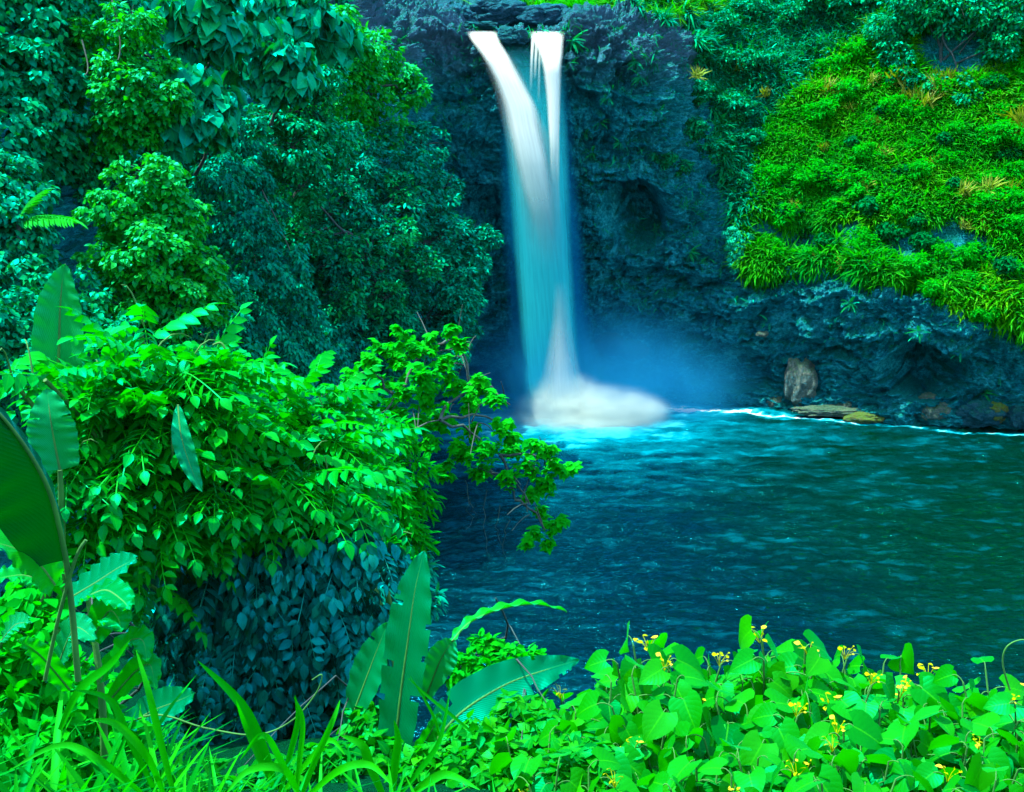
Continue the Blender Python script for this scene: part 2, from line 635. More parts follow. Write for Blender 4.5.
M_BARK = bark_mat('grey_bark', (0.006, 0.025, 0.02), (0.02, 0.06, 0.045))
M_BARKD = bark_mat('dark_bark', (0.002, 0.018, 0.018), (0.008, 0.04, 0.034))
M_ROCK = rock_mat('basalt', (0.001, 0.155, 0.175), (0.03, 0.42, 0.43), dry=(0.045, 0.11, 0.16), moss=(0.0, 0.085, 0.03), moss_amt=0.75)
M_TAN = rock_mat('pale_ledge_rock', (0.10, 0.13, 0.09), (0.28, 0.28, 0.19), moss=(0.03, 0.14, 0.02), moss_amt=0.5, scale=2.5)
M_OCHRE = rock_mat('mossy_ochre_rock', (0.12, 0.14, 0.01), (0.3, 0.22, 0.012), moss=(0.08, 0.18, 0.0), moss_amt=0.8, scale=2.5)
M_GREYR = rock_mat('grey_boulder', (0.012, 0.06, 0.075), (0.045, 0.11, 0.12), moss=(0.0, 0.1, 0.03), moss_amt=0.5, scale=2.5)
M_LIPR = rock_mat('lip_rock', (0.012, 0.045, 0.07), (0.04, 0.09, 0.13), moss=(0.0, 0.1, 0.04), moss_amt=0.3, scale=1.6)
M_SOIL = rock_mat('soil', (0.002, 0.022, 0.008), (0.006, 0.04, 0.012), moss=(0.0, 0.05, 0.006), moss_amt=0.9, scale=2.0, rough=0.9, gloss=0.05)

# ------------------------------------------------------------------ cliff (terrain)
# control profiles from under the water up to the hilltop; one list per station along the bank
PR = [
    [(-16, 8, -2), (-16, 8, 3), (-17, 9, 8), (-18, 10, 13), (-19, 11, 17), (-21, 12, 20), (-23, 13, 23), (-26, 15, 27), (-31, 19, 32), (-50, 30, 46)],
    [(-14, 22, -2), (-14, 22, 0), (-15, 23, 6), (-17, 25, 12), (-18, 27, 16), (-19, 28, 19), (-20, 29, 22), (-22, 31, 26), (-26, 35, 30), (-42, 50, 46)],
    [(-13, 34, -2), (-13, 34, 0), (-14, 36, 6), (-15.5, 38, 12), (-16.5, 40.5, 16), (-17.2, 42, 20), (-18, 44, 23), (-20, 47, 27), (-24, 52, 32), (-38, 72, 48)],
    [(-9, 47, -2), (-9, 47, 0), (-9.5, 49, 6), (-10.5, 51, 12), (-11.2, 53, 16), (-12, 55, 20), (-13, 57, 23), (-14, 60, 27), (-17, 66, 31), (-28, 90, 46)],
    [(-6.5, 62, -2), (-6.5, 62, 0), (-6.8, 63, 6), (-7, 64, 12), (-7.4, 66, 16), (-7.8, 67, 20), (-8.2, 68, 23), (-9, 71, 26.5), (-10.5, 77, 29), (-18, 105, 44)],
    [(-5.0, 79, -2), (-5, 79, 0), (-5, 80, 5), (-5, 79.5, 11), (-5, 75.6, 15), (-5, 73.6, 19.5), (-5.2, 73.4, 24.6), (-5.5, 76, 26.6), (-6, 83, 28.5), (-9, 112, 41)],
    [(-0.6, 80, -2), (-0.6, 80, 0), (-0.6, 81, 5), (-0.6, 80, 11), (-0.6, 76, 15), (-0.6, 73.8, 19.5), (-0.6, 73.2, 24.5), (-0.6, 76, 25.8), (-0.6, 84, 27.8), (-1, 114, 40)],
    [(2.6, 80, -2), (2.6, 80, 0), (2.6, 80.5, 5), (2.6, 79.5, 11), (2.6, 76, 15), (2.6, 73.8, 19.5), (2.6, 73.2, 24.4), (2.6, 76, 25.8), (2.6, 84, 27.8), (3, 114, 40)],
    [(6, 79, -2), (6, 79, 0), (6, 79.4, 5), (6, 78, 11), (6, 75.6, 15), (6, 74, 19.5), (6, 73.6, 24.2), (6.2, 76, 26.4), (6.5, 84, 28.2), (8, 114, 40)],
    [(10, 77.6, -2), (10, 77.6, 0), (10, 78, 5), (10, 77, 10), (10, 76, 14.5), (10, 75, 18.5), (10, 75, 22.2), (10.3, 77.5, 25.6), (11, 84, 28.6), (13, 114, 41)],
    [(14, 76, -2), (14, 76, 0), (14, 76.5, 4), (14, 75.6, 9.2), (14.3, 76.6, 13.5), (14.8, 78.4, 17.6), (15, 81, 21.8), (15.5, 84.5, 25.8), (16, 91, 30), (18, 118, 43)],
    [(19.3, 73.2, -2), (19.3, 73.2, 0), (19.5, 73.4, 4), (19.5, 71.8, 9.0), (20, 74.6, 12.4), (20.5, 77.4, 16.6), (21, 81, 21.6), (21.5, 85, 26.6), (22, 90, 32), (25, 115, 48)],
    [(25, 69.5, -2), (25, 69.5, 0), (25, 69.6, 3.6), (25, 68.4, 7.8), (25.5, 70.8, 11.3), (26, 74, 15.6), (26.5, 78, 21), (27, 82.5, 26.6), (28, 87.5, 33), (32, 110, 50)],
    [(32, 67.5, -2), (32, 67.5, 0), (32, 67.6, 3.4), (32, 66.4, 7.2), (32.5, 68.4, 10.8), (33, 71.6, 15.2), (33.5, 75.6, 20.6), (34, 79.8, 26.4), (35, 85, 33), (40, 105, 50)],
    [(42, 62, -2), (42, 62, 0), (42, 62.2, 3.4), (42, 61, 7.2), (42.6, 63, 10.8), (43.4, 66, 15.2), (44, 70, 20.6), (45, 74, 26.4), (47, 79, 33), (54, 98, 50)],
    [(52, 46, -2), (52, 46, 0), (52.5, 46.5, 3.4), (53, 46, 7.2), (54, 47.5, 10.8), (55.5, 49.5, 15.2), (57, 52, 20.6), (59, 55, 26.4), (63, 59, 33), (76, 76, 50)],
]
PR = np.array(PR, float)


def cat(P, t):
    """Catmull-Rom along axis 0"""
    n = len(P)
    t = np.clip(t, 0, n - 1.0001)
    i = t.astype(int)
    f = (t - i).reshape((-1,) + (1,) * (P.ndim - 1))
    g = lambda k: P[np.clip(i + k, 0, n - 1)]
    a, b, c, d = g(-1), g(0), g(1), g(2)
    return 0.5 * (2 * b + (c - a) * f + (2 * a - 5 * b + 4 * c - d) * f ** 2 + (3 * b - a - 3 * c + d) * f ** 3)


us = np.concatenate([np.linspace(0, 4, 150, endpoint=False), np.linspace(4, 13, 640, endpoint=False), np.linspace(13, 15, 60)])
vs = np.concatenate([np.linspace(0, 1, 14, endpoint=False), np.linspace(1, 7.2, 330, endpoint=False), np.linspace(7.2, 9, 50)])
Gr = cat(PR, us)                                  # (U, 10, 3)
Gr = cat(np.transpose(Gr, (1, 0, 2)), vs)          # (V, U, 3)
nv, nu = Gr.shape[:2]
du = np.gradient(Gr, axis=1)
dv = np.gradient(Gr, axis=0)
Nn = unit(np.cross(du, dv))
P0 = Gr.reshape(-1, 3)
Nf = Nn.reshape(-1, 3)
uu = np.tile(us, nv)
vv = np.repeat(vs, nu)
stretch = np.array([1, 1, 2.0])
warp = np.stack([fbm(P0 * 0.35, 3, 31), fbm(P0 * 0.35, 3, 41), fbm(P0 * 0.35, 3, 51)], 1)
q = P0 + warp * 0.9
a1, a2, ac = worley(q * np.array([0.27, 0.27, 0.5]), 3)
b1, b2, bc = worley(q * np.array([0.8, 0.8, 1.9]), 13)
c1, c2, cc_ = worley(q * np.array([2.4, 2.4, 3.6]), 23)
rid = lambda f, k, o=4: 1 - 2 * np.abs(fbm(q * np.array(f), o, k))
D = (ac - 0.5) * 1.1 - 0.9 * np.clip(0.3 - (a2 - a1), 0, 1)
D += 0.75 * (rid((.3, .3, .55), 61) - .5) + 0.34 * (rid((.8, .8, 1.5), 66) - .5)
D += (bc - 0.5) * 0.42 - 0.3 * np.clip(0.16 - (b2 - b1), 0, 1) / 0.16 * 0.6
D += (cc_ - 0.5) * 0.24 - 0.16 * np.clip(0.12 - (c2 - c1), 0, 1) / 0.12 + 0.20 * (rid((2.4, 2.4, 4.2), 81, 3) - .5) + 0.09 * (rid((6, 6, 9), 85, 2) - .5)
low = (vv > 1) * np.clip((3.4 - vv) / .4, 0, 1)
D += 0.26 * np.sin(P0[:, 2] * 2.7 + fbm(P0 * 0.25, 3, 71) * 6) * low
# upright columns on the wall beside the falls
colm = np.clip((vv - 4) / .5, 0, 1) * np.clip((6.4 - vv) / .5, 0, 1)
e1, e2, ec = worley(q * np.array([.9, .9, .16]), 33)
D += colm * ((ec - .5) * .7 - .35 * np.clip(.2 - (e2 - e1), 0, 1) / .2)
smooth_top = np.clip((vv - 6.6) / 1.0, 0, 1)
slope = np.clip((uu - 9.4) / 0.8, 0, 1) * np.clip((vv - 3.3) / 0.5, 0, 1)
D *= (1 + 0.15 * smooth_top) * (1 - 0.78 * slope) * np.clip(0.3 + vv / 1.2, 0, 1)
# cave pockets
px_, py_, _z = proj(P0)


def cave(cx, cy, rx, ry, depth, u0, u1):
    r2 = ((px_ - cx) / rx) ** 2 + ((py_ - cy) / ry) ** 2
    m = np.clip(1.25 - r2, 0, 1)
    m = m * m * (3 - 2 * m)
    return -depth * m * ((uu > u0) & (uu < u1) & (vv < 6))


D += cave(925, 372, 46, 26, 4.0, 10, 13.5)
D += cave(636, 216, 34, 34, 5.0, 7, 11)
D += cave(597, 350, 12, 14, 1.5, 6, 10)
D += cave(742, 370, 30, 22, 1.4, 8, 12)
D += cave(800, 238, 50, 16, 1.5, 9, 12.5)
D += cave(950, 55, 46, 30, 3.2, 10, 13.5)
# lip notches where the river leaves the rock
for xa, xb in ((-3.0, -0.9), (1.0, 3.4)):
    k = np.clip(1 - np.abs((P0[:, 0] - (xa + xb) / 2) / ((xb - xa) / 2 * 1.2)), 0, 1) * np.clip(1 - np.abs(vv - 6.3) / 0.9, 0, 1)
    D -= 1.0 * np.sqrt(k)
CL = (P0 + Nf * D[:, None])
CLG = CL.reshape(nv, nu, 3)
ii = (np.arange(nv - 1)[:, None] * nu + np.arange(nu - 1)[None, :]).ravel()
mb = MB()
mb.add(CL, np.stack([ii, ii + 1, ii + nu + 1, ii + nu], 1), rnd=ac)
cliff = mb.build('cliff', M_ROCK)
tag(cliff, 'dark layered basalt cliff wrapped round the pool', kind='structure')
CLN = unit(np.cross(np.gradient(CLG, axis=1), np.gradient(CLG, axis=0))).reshape(-1, 3)
CPX, CPY, CPZ = proj(CL)


def on_cliff(px, py, vmin=1.0):
    """the terrain vertex seen at a pixel (nearest along the ray)"""
    m = (np.abs(CPX - px) < 6) & (np.abs(CPY - py) < 6) & (CPZ > 5)
    k = np.where(m)[0]
    if len(k) == 0:
        return None
    z = CPZ[k]
    k = k[z < z.min() + 1.5]
    b = k[np.argmin((CPX[k] - px) ** 2 + (CPY[k] - py) ** 2)]
    return CL[b], CLN[b]


# ------------------------------------------------------------------ near bank ground
gx = np.linspace(-30, 46, 170)
gy = np.linspace(-22, 44, 170)
GX, GY = np.meshgrid(gx, gy)
ZY = ([-30, -8, 0, 2, 4, 6, 8, 12, 20, 28, 34, 46], [18, 15.6, 14.5, 14.2, 13.35, 12.5, 11.5, 8.6, 3.6, -0.6, -2.5, -4])


def ground_z(x, y):
    x = np.asarray(x, float)
    y = np.asarray(y, float)
    z = np.interp(y, *ZY)
    p = np.stack([x.ravel() * 0.45, y.ravel() * 0.45, np.zeros(x.size)], 1)
    z = z + 0.35 * fbm(p, 3, 91).reshape(x.shape)
    z = z + np.clip(-x - 4.5, 0, 60) * 0.55
    return z


mb = MB()
GZ = ground_z(GX, GY)
ii = (np.arange(169)[:, None] * 170 + np.arange(169)[None, :]).ravel()
mb.add(np.stack([GX, GY, GZ], -1).reshape(-1, 3), np.stack([ii, ii + 1, ii + 171, ii + 170], 1))
tag(mb.build('ground', M_SOIL), 'earth bank sloping down to the pool', kind='structure')

# ------------------------------------------------------------------ pool water
FALL = np.array([3.6, 70.6])
wx = np.linspace(-26, 54, 560)
wy = np.concatenate([np.linspace(18, 60, 330, endpoint=False), np.linspace(60, 88, 130)])
WX, WY = np.meshgrid(wx, wy)
p2 = np.stack([WX.ravel(), WY.ravel(), np.zeros(WX.size)], 1)
wq = p2 + 0.8 * np.stack([fbm(p2 * .3, 2, 5), fbm(p2 * .3, 2, 6), np.zeros(len(p2))], 1)
hz = 0.24 * fbm(wq * np.array([0.34, 0.7, 1]), 3, 101) + 0.17 * (0.5 - np.abs(fbm(wq * np.array([0.9, 1.9, 1]), 3, 111)))
hz = hz + 0.10 * (0.5 - np.abs(fbm(wq * np.array([2.2, 4.2, 1]), 2, 121)))
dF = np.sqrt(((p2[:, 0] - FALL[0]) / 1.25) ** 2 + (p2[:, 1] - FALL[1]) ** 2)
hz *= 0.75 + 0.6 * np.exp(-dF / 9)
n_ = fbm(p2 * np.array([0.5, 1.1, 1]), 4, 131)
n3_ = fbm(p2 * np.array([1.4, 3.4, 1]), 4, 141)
foam_glow = np.exp(-(dF / 6.3) ** 2) * 0.7 + 0.5 * np.exp(-(dF / 13.0) ** 2) * np.clip(0.5 + n_ + n3_ * 0.6, 0, 1)  # wide cyan glow round the fall painted in together with the foam
# foam line drifting along the right shore
sx_ = np.array([9.5, 13, 16, 19, 22.5, 25, 28.5, 33])
sy_ = np.array([74.4, 73.6, 72.6, 71.4, 69.6, 68.6, 66.6, 65.4])
yl = np.interp(p2[:, 0], sx_, sy_)
wl = np.interp(p2[:, 0], sx_, [1.0, 0.9, 0.8, 0.75, .5, .4, .28, .2])
streak = np.exp(-((p2[:, 1] - yl) / wl) ** 2) * ((p2[:, 0] > 8) & (p2[:, 0] < 34)) * np.clip(0.75 + n3_ * 1.3, 0, 1)
foam_glow = np.clip(np.minimum(foam_glow, 0.66) + 1.0 * streak + 0.16 * np.clip(n3_ * 1.6 + n_ - 0.45, 0, 1), 0, 1)
# water tinted greener away from the current that runs out from the fall
greenness = np.clip((p2[:, 0] - (2 + (72 - p2[:, 1]) * 0.12)) / 15 + 0.25 * n_, 0, 1)
greenness = greenness * greenness * (3 - 2 * greenness)
mb = MB()
mb.add(np.stack([p2[:, 0], p2[:, 1], hz], 1), np.stack([*(lambda k: (k, k + 1, k + 561, k + 560))((np.arange(len(wy) - 1)[:, None] * 560 + np.arange(559)[None, :]).ravel())], 1), rnd=foam_glow, lu=greenness)
m, t, N, L = nt('pool_water')
fa = N.new('ShaderNodeAttribute')
fa.attribute_name = 'rnd'
tc = N.new('ShaderNodeTexCoord')
mp = N.new('ShaderNodeMapping')
mp.inputs['Scale'].default_value = (1.0, 2.2, 1)
L.new(tc.outputs['Object'], mp.inputs[0])
nz = N.new('ShaderNodeTexNoise')
nz.inputs['Scale'].default_value = 4.2
nz.inputs['Detail'].default_value = 4
L.new(mp.outputs[0], nz.inputs['Vector'])
bp = N.new('ShaderNodeBump')
bp.inputs['Strength'].default_value = 0.8
bp.inputs['Distance'].default_value = 0.13
L.new(nz.outputs[0], bp.inputs['Height'])
wp = N.new('ShaderNodeBsdfDiffuse')
wa = N.new('ShaderNodeAttribute')
wa.attribute_name = 'lu'
wr = ramp(N, [(0.0, (0.0, 0.004, 0.005)), (1.0, (0.0, 0.009, 0.003))])
L.new(wa.outputs['Fac'], wr.inputs[0])
wg = ramp(N, [(0.0, (0.01, 0.62, 0.8)), (1.0, (0.01, 0.6, 0.45))])
L.new(wa.outputs['Fac'], wg.inputs[0])
L.new(wr.outputs[0], wp.inputs['Color'])
L.new(bp.outputs[0], wp.inputs['Normal'])
wshader = coat(N, L, wp.outputs[0], wg.outputs[0], 0.1, 0.03, 1.0, bp.outputs[0])
fp = N.new('ShaderNodeBsdfDiffuse')
fr = ramp(N, [(0.0, (0.0, 0.11, 0.16)), (0.5, (0.0, 0.2, 0.26)), (0.85, (0.03, 0.3, 0.34)), (1.0, (0.4, 0.45, 0.4))])  # lower stops hold the painted glow, last stop is white foam
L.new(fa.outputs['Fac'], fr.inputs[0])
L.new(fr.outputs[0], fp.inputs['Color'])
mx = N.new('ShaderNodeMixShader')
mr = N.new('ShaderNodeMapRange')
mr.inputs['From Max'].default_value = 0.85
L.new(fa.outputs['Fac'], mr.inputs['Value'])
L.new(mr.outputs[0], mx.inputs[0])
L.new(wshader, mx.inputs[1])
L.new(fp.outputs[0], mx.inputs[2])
o_ = N.new('ShaderNodeOutputMaterial')
L.new(mx.outputs[0], o_.inputs[0])
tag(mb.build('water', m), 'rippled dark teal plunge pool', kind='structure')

# ------------------------------------------------------------------ waterfall


def fall_mat(name, c_top, c_low, z0, z1, streak_lo=0.25, tw=0.3):
    m, t, N, L = nt(name)
    a = N.new('ShaderNodeAttribute')
    a.attribute_name = 'rnd'
    tc = N.new('ShaderNodeTexCoord')
    lu = N.new('ShaderNodeAttribute')
    lu.attribute_name = 'lu'
    lv = N.new('ShaderNodeAttribute')
    lv.attribute_name = 'lv'
    cb = N.new('ShaderNodeCombineXYZ')
    L.new(lu.outputs['Fac'], cb.inputs[0])
    L.new(lv.outputs['Fac'], cb.inputs[1])
    mp = N.new('ShaderNodeMapping')
    mp.inputs['Scale'].default_value = (5.0, 1.6, 1)
    L.new(cb.outputs[0], mp.inputs[0])
    n = N.new('ShaderNodeTexNoise')
    n.inputs['Scale'].default_value = 1.0
    n.inputs['Detail'].default_value = 4
    L.new(mp.outputs[0], n.inputs['Vector'])
    ms = N.new('ShaderNodeMapRange')
    ms.inputs['From Min'].default_value = 0.3
    ms.inputs['From Max'].default_value = 0.65
    ms.inputs['To Min'].default_value = streak_lo
    ms.inputs['To Max'].default_value = 1.0
    L.new(n.outputs[0], ms.inputs['Value'])
    al = N.new('ShaderNodeMath')
    al.operation = 'MULTIPLY'
    L.new(a.outputs['Fac'], al.inputs[0])
    L.new(ms.outputs[0], al.inputs[1])
    sx = N.new('ShaderNodeSeparateXYZ')
    L.new(tc.outputs['Object'], sx.inputs[0])
    mz = N.new('ShaderNodeMapRange')
    mz.inputs['From Min'].default_value = z0
    mz.inputs['From Max'].default_value = z1
    L.new(sx.outputs[2], mz.inputs['Value'])
    r = ramp(N, [(0, c_low), (1, c_top)])
    L.new(mz.outputs[0], r.inputs[0])
    d = N.new('ShaderNodeBsdfDiffuse')
    L.new(r.outputs[0], d.inputs[0])
    tr = N.new('ShaderNodeBsdfTranslucent')
    L.new(r.outputs[0], tr.inputs[0])
    m1 = N.new('ShaderNodeMixShader')
    m1.inputs[0].default_value = tw
    L.new(d.outputs[0], m1.inputs[1])
    L.new(tr.outputs[0], m1.inputs[2])
    tp = N.new('ShaderNodeBsdfTransparent')
    m2 = N.new('ShaderNodeMixShader')
    L.new(al.outputs[0], m2.inputs[0])
    L.new(tp.outputs[0], m2.inputs[1])
    L.new(m1.outputs[0], m2.inputs[2])
    o = N.new('ShaderNodeOutputMaterial')
    L.new(m2.outputs[0], o.inputs[0])
    return m


def stream(mb, rows, thick, op, edge=0.35, ncol=25, nrow=140, bulge=1.0, endfade=True):
    """a falling body of water: lens-shaped cross-section; rows = (py, left px, right px, depth, opacity)"""
    rows = np.array(rows, float)
    yy = np.linspace(rows[0, 0], rows[-1, 0], nrow)
    l = np.interp(yy, rows[:, 0], rows[:, 1])
    r = np.interp(yy, rows[:, 0], rows[:, 2])
    d = np.interp(yy, rows[:, 0], rows[:, 3])
    al = np.interp(yy, rows[:, 0], rows[:, 4])
    kern = np.ones(9) / 9
    sm = lambda x: np.convolve(np.pad(x, 4, 'edge'), kern, 'valid')
    l, r, d = sm(l), sm(r), sm(d)
    s = np.linspace(-1, 1, ncol)
    for face in (-1, 1):
        V, A, U, Vv = [], [], [], []
        for k in range(nrow):
            for c in s:
                px = (l[k] + r[k]) / 2 + c * (r[k] - l[k]) / 2
                p = at(px, yy[k], d[k])
                p = p + np.array([0, face * thick * math.sqrt(max(0, 1 - c * c)) * bulge, 0])
                V.append(p)
                A.append(op * al[k] * min(1.0, (1 - abs(c)) / edge) ** 1.3 * (0.75 if face > 0 else 1.0))
                U.append(c * (r[k] - l[k]) / 20)
                Vv.append((yy[k]) / 60)
        i = (np.arange(nrow - 1)[:, None] * ncol + np.arange(ncol - 1)[None, :]).ravel()
        mb.add(np.array(V), np.stack([i, i + 1, i + ncol + 1, i + ncol], 1), rnd=np.array(A), lu=np.array(U), lv=np.array(Vv))


wf = thing('waterfall', 'tall white twin-stream waterfall dropping over the cliff into the pool', 'waterfall', at(555, 415, 71))
M_FW = fall_mat('white_water', (0.50, 0.58, 0.51), (0.50, 0.58, 0.51), 0, 20, 0.82)
M_FT = fall_mat('thinning_white_water', (0.50, 0.58, 0.51), (0.02, 0.34, 0.36), 9.5, 18.5, 0.82)
M_FV = fall_mat('thin_falling_water', (0.015, 0.38, 0.40), (0.002, 0.38, 0.42), -16, 8, 0.78)
M_FB = fall_mat('spray_fringe', (0.0, 0.12, 0.24), (0.0, 0.12, 0.24), -16, 8, 0.8)
mb = MB()
stream(mb, [(31.5, 465, 500, 74.2, 0.15), (35, 467, 498, 73.2, 0.75), (39, 469, 499, 72.4, 1), (57, 482, 511, 71.4, 1), (80, 494, 523, 71.0, 1), (107, 503, 538, 70.7, 1), (133, 508, 543, 70.5, 1),
            (160, 514, 549, 70.3, 0.9), (187, 520, 553, 70.2, 0.66), (213, 528, 555, 70.1, 0.34), (240, 536, 556, 70.1, 0.1), (262, 543, 556, 70.1, 0.0)], 0.35, 1.0, 0.45)
stream(mb, [(50, 476, 512, 71.9, 0.0), (85, 492, 529, 71.2, 0.35), (140, 505, 553, 70.7, 0.5), (200, 515, 562, 70.4, 0.42), (260, 525, 568, 70.3, 0.25), (320, 535, 573, 70.2, 0.14), (370, 538, 580, 70.1, 0.1)], 0.2, 0.9, 0.8)
mb.build('main_stream', M_FT, wf)
mb = MB()
stream(mb, [(31.5, 528, 566, 74.2, 0.15), (35, 530, 565, 73.0, 0.75), (40, 531, 564, 72.2, 1), (52, 538, 564, 71.6, 1), (67, 542, 562, 71.1, 1), (100, 546, 561, 70.9, 1), (133, 548, 560, 70.7, 0.95), (150, 549, 560, 70.6, 0.6), (185, 549, 560, 70.5, 0.25), (240, 550, 562, 70.4, 0.0)], 0.3, 1.0, 0.4)
for k, (x0, x1, e) in enumerate(((531, 533.5, 92), (535, 537.5, 80), (539, 541, 105))):
    stream(mb, [(36, x0, x1 + 2, 72.6, 1), (60, x0 - 1, x1, 72.1, 0.8), (e, x0 - 2, x1 - 1, 71.9, 0.0)], 0.05, 0.9, 0.5, 7, 40)
mb.build('side_stream', M_FT, wf)
mb = MB()
stream(mb, [(46, 492, 566, 72.8, 0.0), (75, 496, 567, 72.3, 0.3), (110, 501, 568, 71.9, 0.62), (150, 505, 569, 71.6, 0.85), (200, 509, 571, 71.4, 0.97), (264, 514, 574, 71.2, 1.0), (330, 519, 578, 71.0, 1.0), (380, 522, 583, 70.9, 0.9), (412, 520, 590, 70.8, 0.5)], 0.8, 0.96, 0.3)
mb.build('veil', M_FV, wf)
mb = MB()
stream(mb, [(40, 489, 571, 74.2, 0.0), (90, 494, 573, 73.8, 0.25), (150, 498, 576, 73.2, 0.5), (220, 500, 583, 72.8, 0.75), (300, 504, 590, 72.6, 0.8), (380, 506, 602, 72.4, 0.7), (410, 500, 612, 72.2, 0.4)], 0.6, 0.9, 0.3)
mb.build('spray', M_FB, wf)
mb = MB()
stream(mb, [(280, 553, 568, 70.2, 0.0), (320, 551, 571, 70.1, 0.3), (350, 546, 576, 70.0, 0.65), (375, 541, 583, 69.9, 0.95), (392, 534, 592, 69.8, 0.9), (412, 528, 606, 69.7, 0.5), (424, 524, 616, 69.6, 0.0)], 0.7, 1.0, 0.8)
mb.build('base_plume', M_FW, wf)
# spray mist hanging round the foot of the fall
def mist(name, c, r, dens, color, label, parent=None, f0=0.1, nlo=0.4, nsc=2.4):
    m_, t, N, L = nt(name + '_air')
    tc = N.new('ShaderNodeTexCoord')
    ln = N.new('ShaderNodeVectorMath')
    ln.operation = 'LENGTH'
    L.new(tc.outputs['Object'], ln.inputs[0])
    fo = N.new('ShaderNodeMapRange')
    fo.interpolation_type = 'SMOOTHERSTEP'
    fo.inputs['From Min'].default_value = 1.0
    fo.inputs['From Max'].default_value = f0
    L.new(ln.outputs['Value'], fo.inputs['Value'])
    n = N.new('ShaderNodeTexNoise')
    n.inputs['Scale'].default_value = nsc
    n.inputs['Detail'].default_value = 3
    L.new(tc.outputs['Object'], n.inputs['Vector'])
    nr = N.new('ShaderNodeMapRange')
    nr.inputs['From Min'].default_value = 0.3
    nr.inputs['From Max'].default_value = 0.7
    nr.inputs['To Min'].default_value = nlo
    nr.inputs['To Max'].default_value = 1.4
    L.new(n.outputs[0], nr.inputs['Value'])
    mu = N.new('ShaderNodeMath')
    mu.operation = 'MULTIPLY'
    L.new(fo.outputs[0], mu.inputs[0])
    L.new(nr.outputs[0], mu.inputs[1])
    mu2 = N.new('ShaderNodeMath')
    mu2.operation = 'MULTIPLY'
    mu2.inputs[1].default_value = dens
    L.new(mu.outputs[0], mu2.inputs[0])
    v = N.new('ShaderNodeVolumePrincipled')
    v.inputs['Color'].default_value = (*color, 1)
    v.inputs['Anisotropy'].default_value = 0.2
    L.new(mu2.outputs[0], v.inputs['Density'])
    o = N.new('ShaderNodeOutputMaterial')
    L.new(v.outputs[0], o.inputs['Volume'])
    import bmesh
    bm = bmesh.new()
    bmesh.ops.create_icosphere(bm, subdivisions=3, radius=1.0)
    me = bpy.data.meshes.new(name)
    bm.to_mesh(me)
    bm.free()
    me.materials.append(m_)
    ob = bpy.data.objects.new(name, me)
    COL.objects.link(ob)
    ob.location = tuple(c)
    ob.scale = r
    if parent:
        ob.parent = parent
        ob.location = tuple(np.array(c) - np.array(parent.location))
    else:
        tag(ob, label, kind='stuff')
    return ob


for c_, r_, dn in (((5.1, 70.5, 0.8), (5.6, 3.6, 2.0), 4.5), ((3.6, 70.6, 1.1), (3.3, 2.4, 2.5), 3.8), ((7.2, 70.2, 0.8), (3.8, 2.6, 1.4), 2.6), ((4.8, 69.6, 0.3), (6.2, 4.6, 1.0), 0.9)):
    mist('splash', c_, r_, dn, (0.84, 0.96, 0.82), None, wf, 0.05, 0.15, 3.6)
mist('mist', (5.5, 72.5, 1.5), (13, 9.5, 7.5), 0.2, (0.012, 0.32, 0.6), 'blue spray mist hanging round the foot of the waterfall')
# ------------------------------------------------------------------ trees and climbers of the left wall


def tree(name, label, cat, lobes, tpl, leaf, mat, base=None, group=None, bark=None, trunk_r=0.22, limbs=True, part='crown', **kw):
    """lobes: (px, py, radius px, depth)"""
    bl = [(at(x, y, d), rad(r, d)) for x, y, r, d in lobes]
    cen = np.mean([b[0] for b in bl], 0)
    low = min(b[0][2] - b[1] for b in bl)
    if base is None:
        base = np.array([cen[0] - 0.8, cen[1] + 2.0, low - 1.0])
    t = thing(name, label, cat, base, group)
    b = MB()
    top = cen + np.array([0, 0.6, 0.2])
    tr = curve(base, top, 0.0, 9, 0.4)
    tube(b, tr, trunk_r, trunk_r * 0.45, 8, wob=trunk_r * .35)
    if limbs:
        for c, r in bl:
            st = tr[R.integers(3, 9)]
            tube(b, curve(st, c + R.normal(0, r * .2, 3), 0.25 * r, 7), trunk_r * .42, trunk_r * .1, 6, wob=trunk_r * .3)
            for k in range(4):
                e = unit(R.normal(size=3) + UP * .3 + np.array([0, -.5, 0]))
                tube(b, curve(c, c + e * r * .9, 0.12 * r, 5), trunk_r * .14, trunk_r * .04, 5)
    b.build('trunk', bark or M_BARKD, t)
    m_ = MB()
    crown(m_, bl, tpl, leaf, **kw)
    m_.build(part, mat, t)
    return t


G_WALL = 'trees and shrubs covering the tall bank'
# far-upper wall, from the edge of the frame inwards
tree('broadleaf_tree', 'dark teal broadleaf tree at the very top corner, drooping tiers of leaves', 'tree',
     [(10, 20, 52, 41), (60, 0, 45, 42), (30, 75, 45, 40), (-40, 60, 60, 40), (75, 55, 30, 42)], T_WIDE, 0.26, M_TEAL, group=G_WALL, droop=0.8, layers=1.1)
tree('broadleaf_tree', 'teal leafy tree below the corner tree, beside a dark gap in the wall', 'tree',
     [(20, 125, 40, 39), (55, 120, 34, 40), (-20, 150, 50, 38), (70, 150, 28, 41), (45, 165, 28, 40)], T_WIDE, 0.25, M_TEAL, group=G_WALL, droop=0.8, layers=1.0)
tree('leafy_shrub', 'green shrub at the picture edge above the small palm, slightly brighter leaves', 'shrub',
     [(5, 185, 34, 35), (12, 230, 34, 34), (-25, 210, 45, 34), (8, 275, 30, 33), (30, 255, 22, 34)], T_WIDE, 0.2, M_VINE, group=G_WALL, droop=0.7, layers=1.1, rshift=0.05)
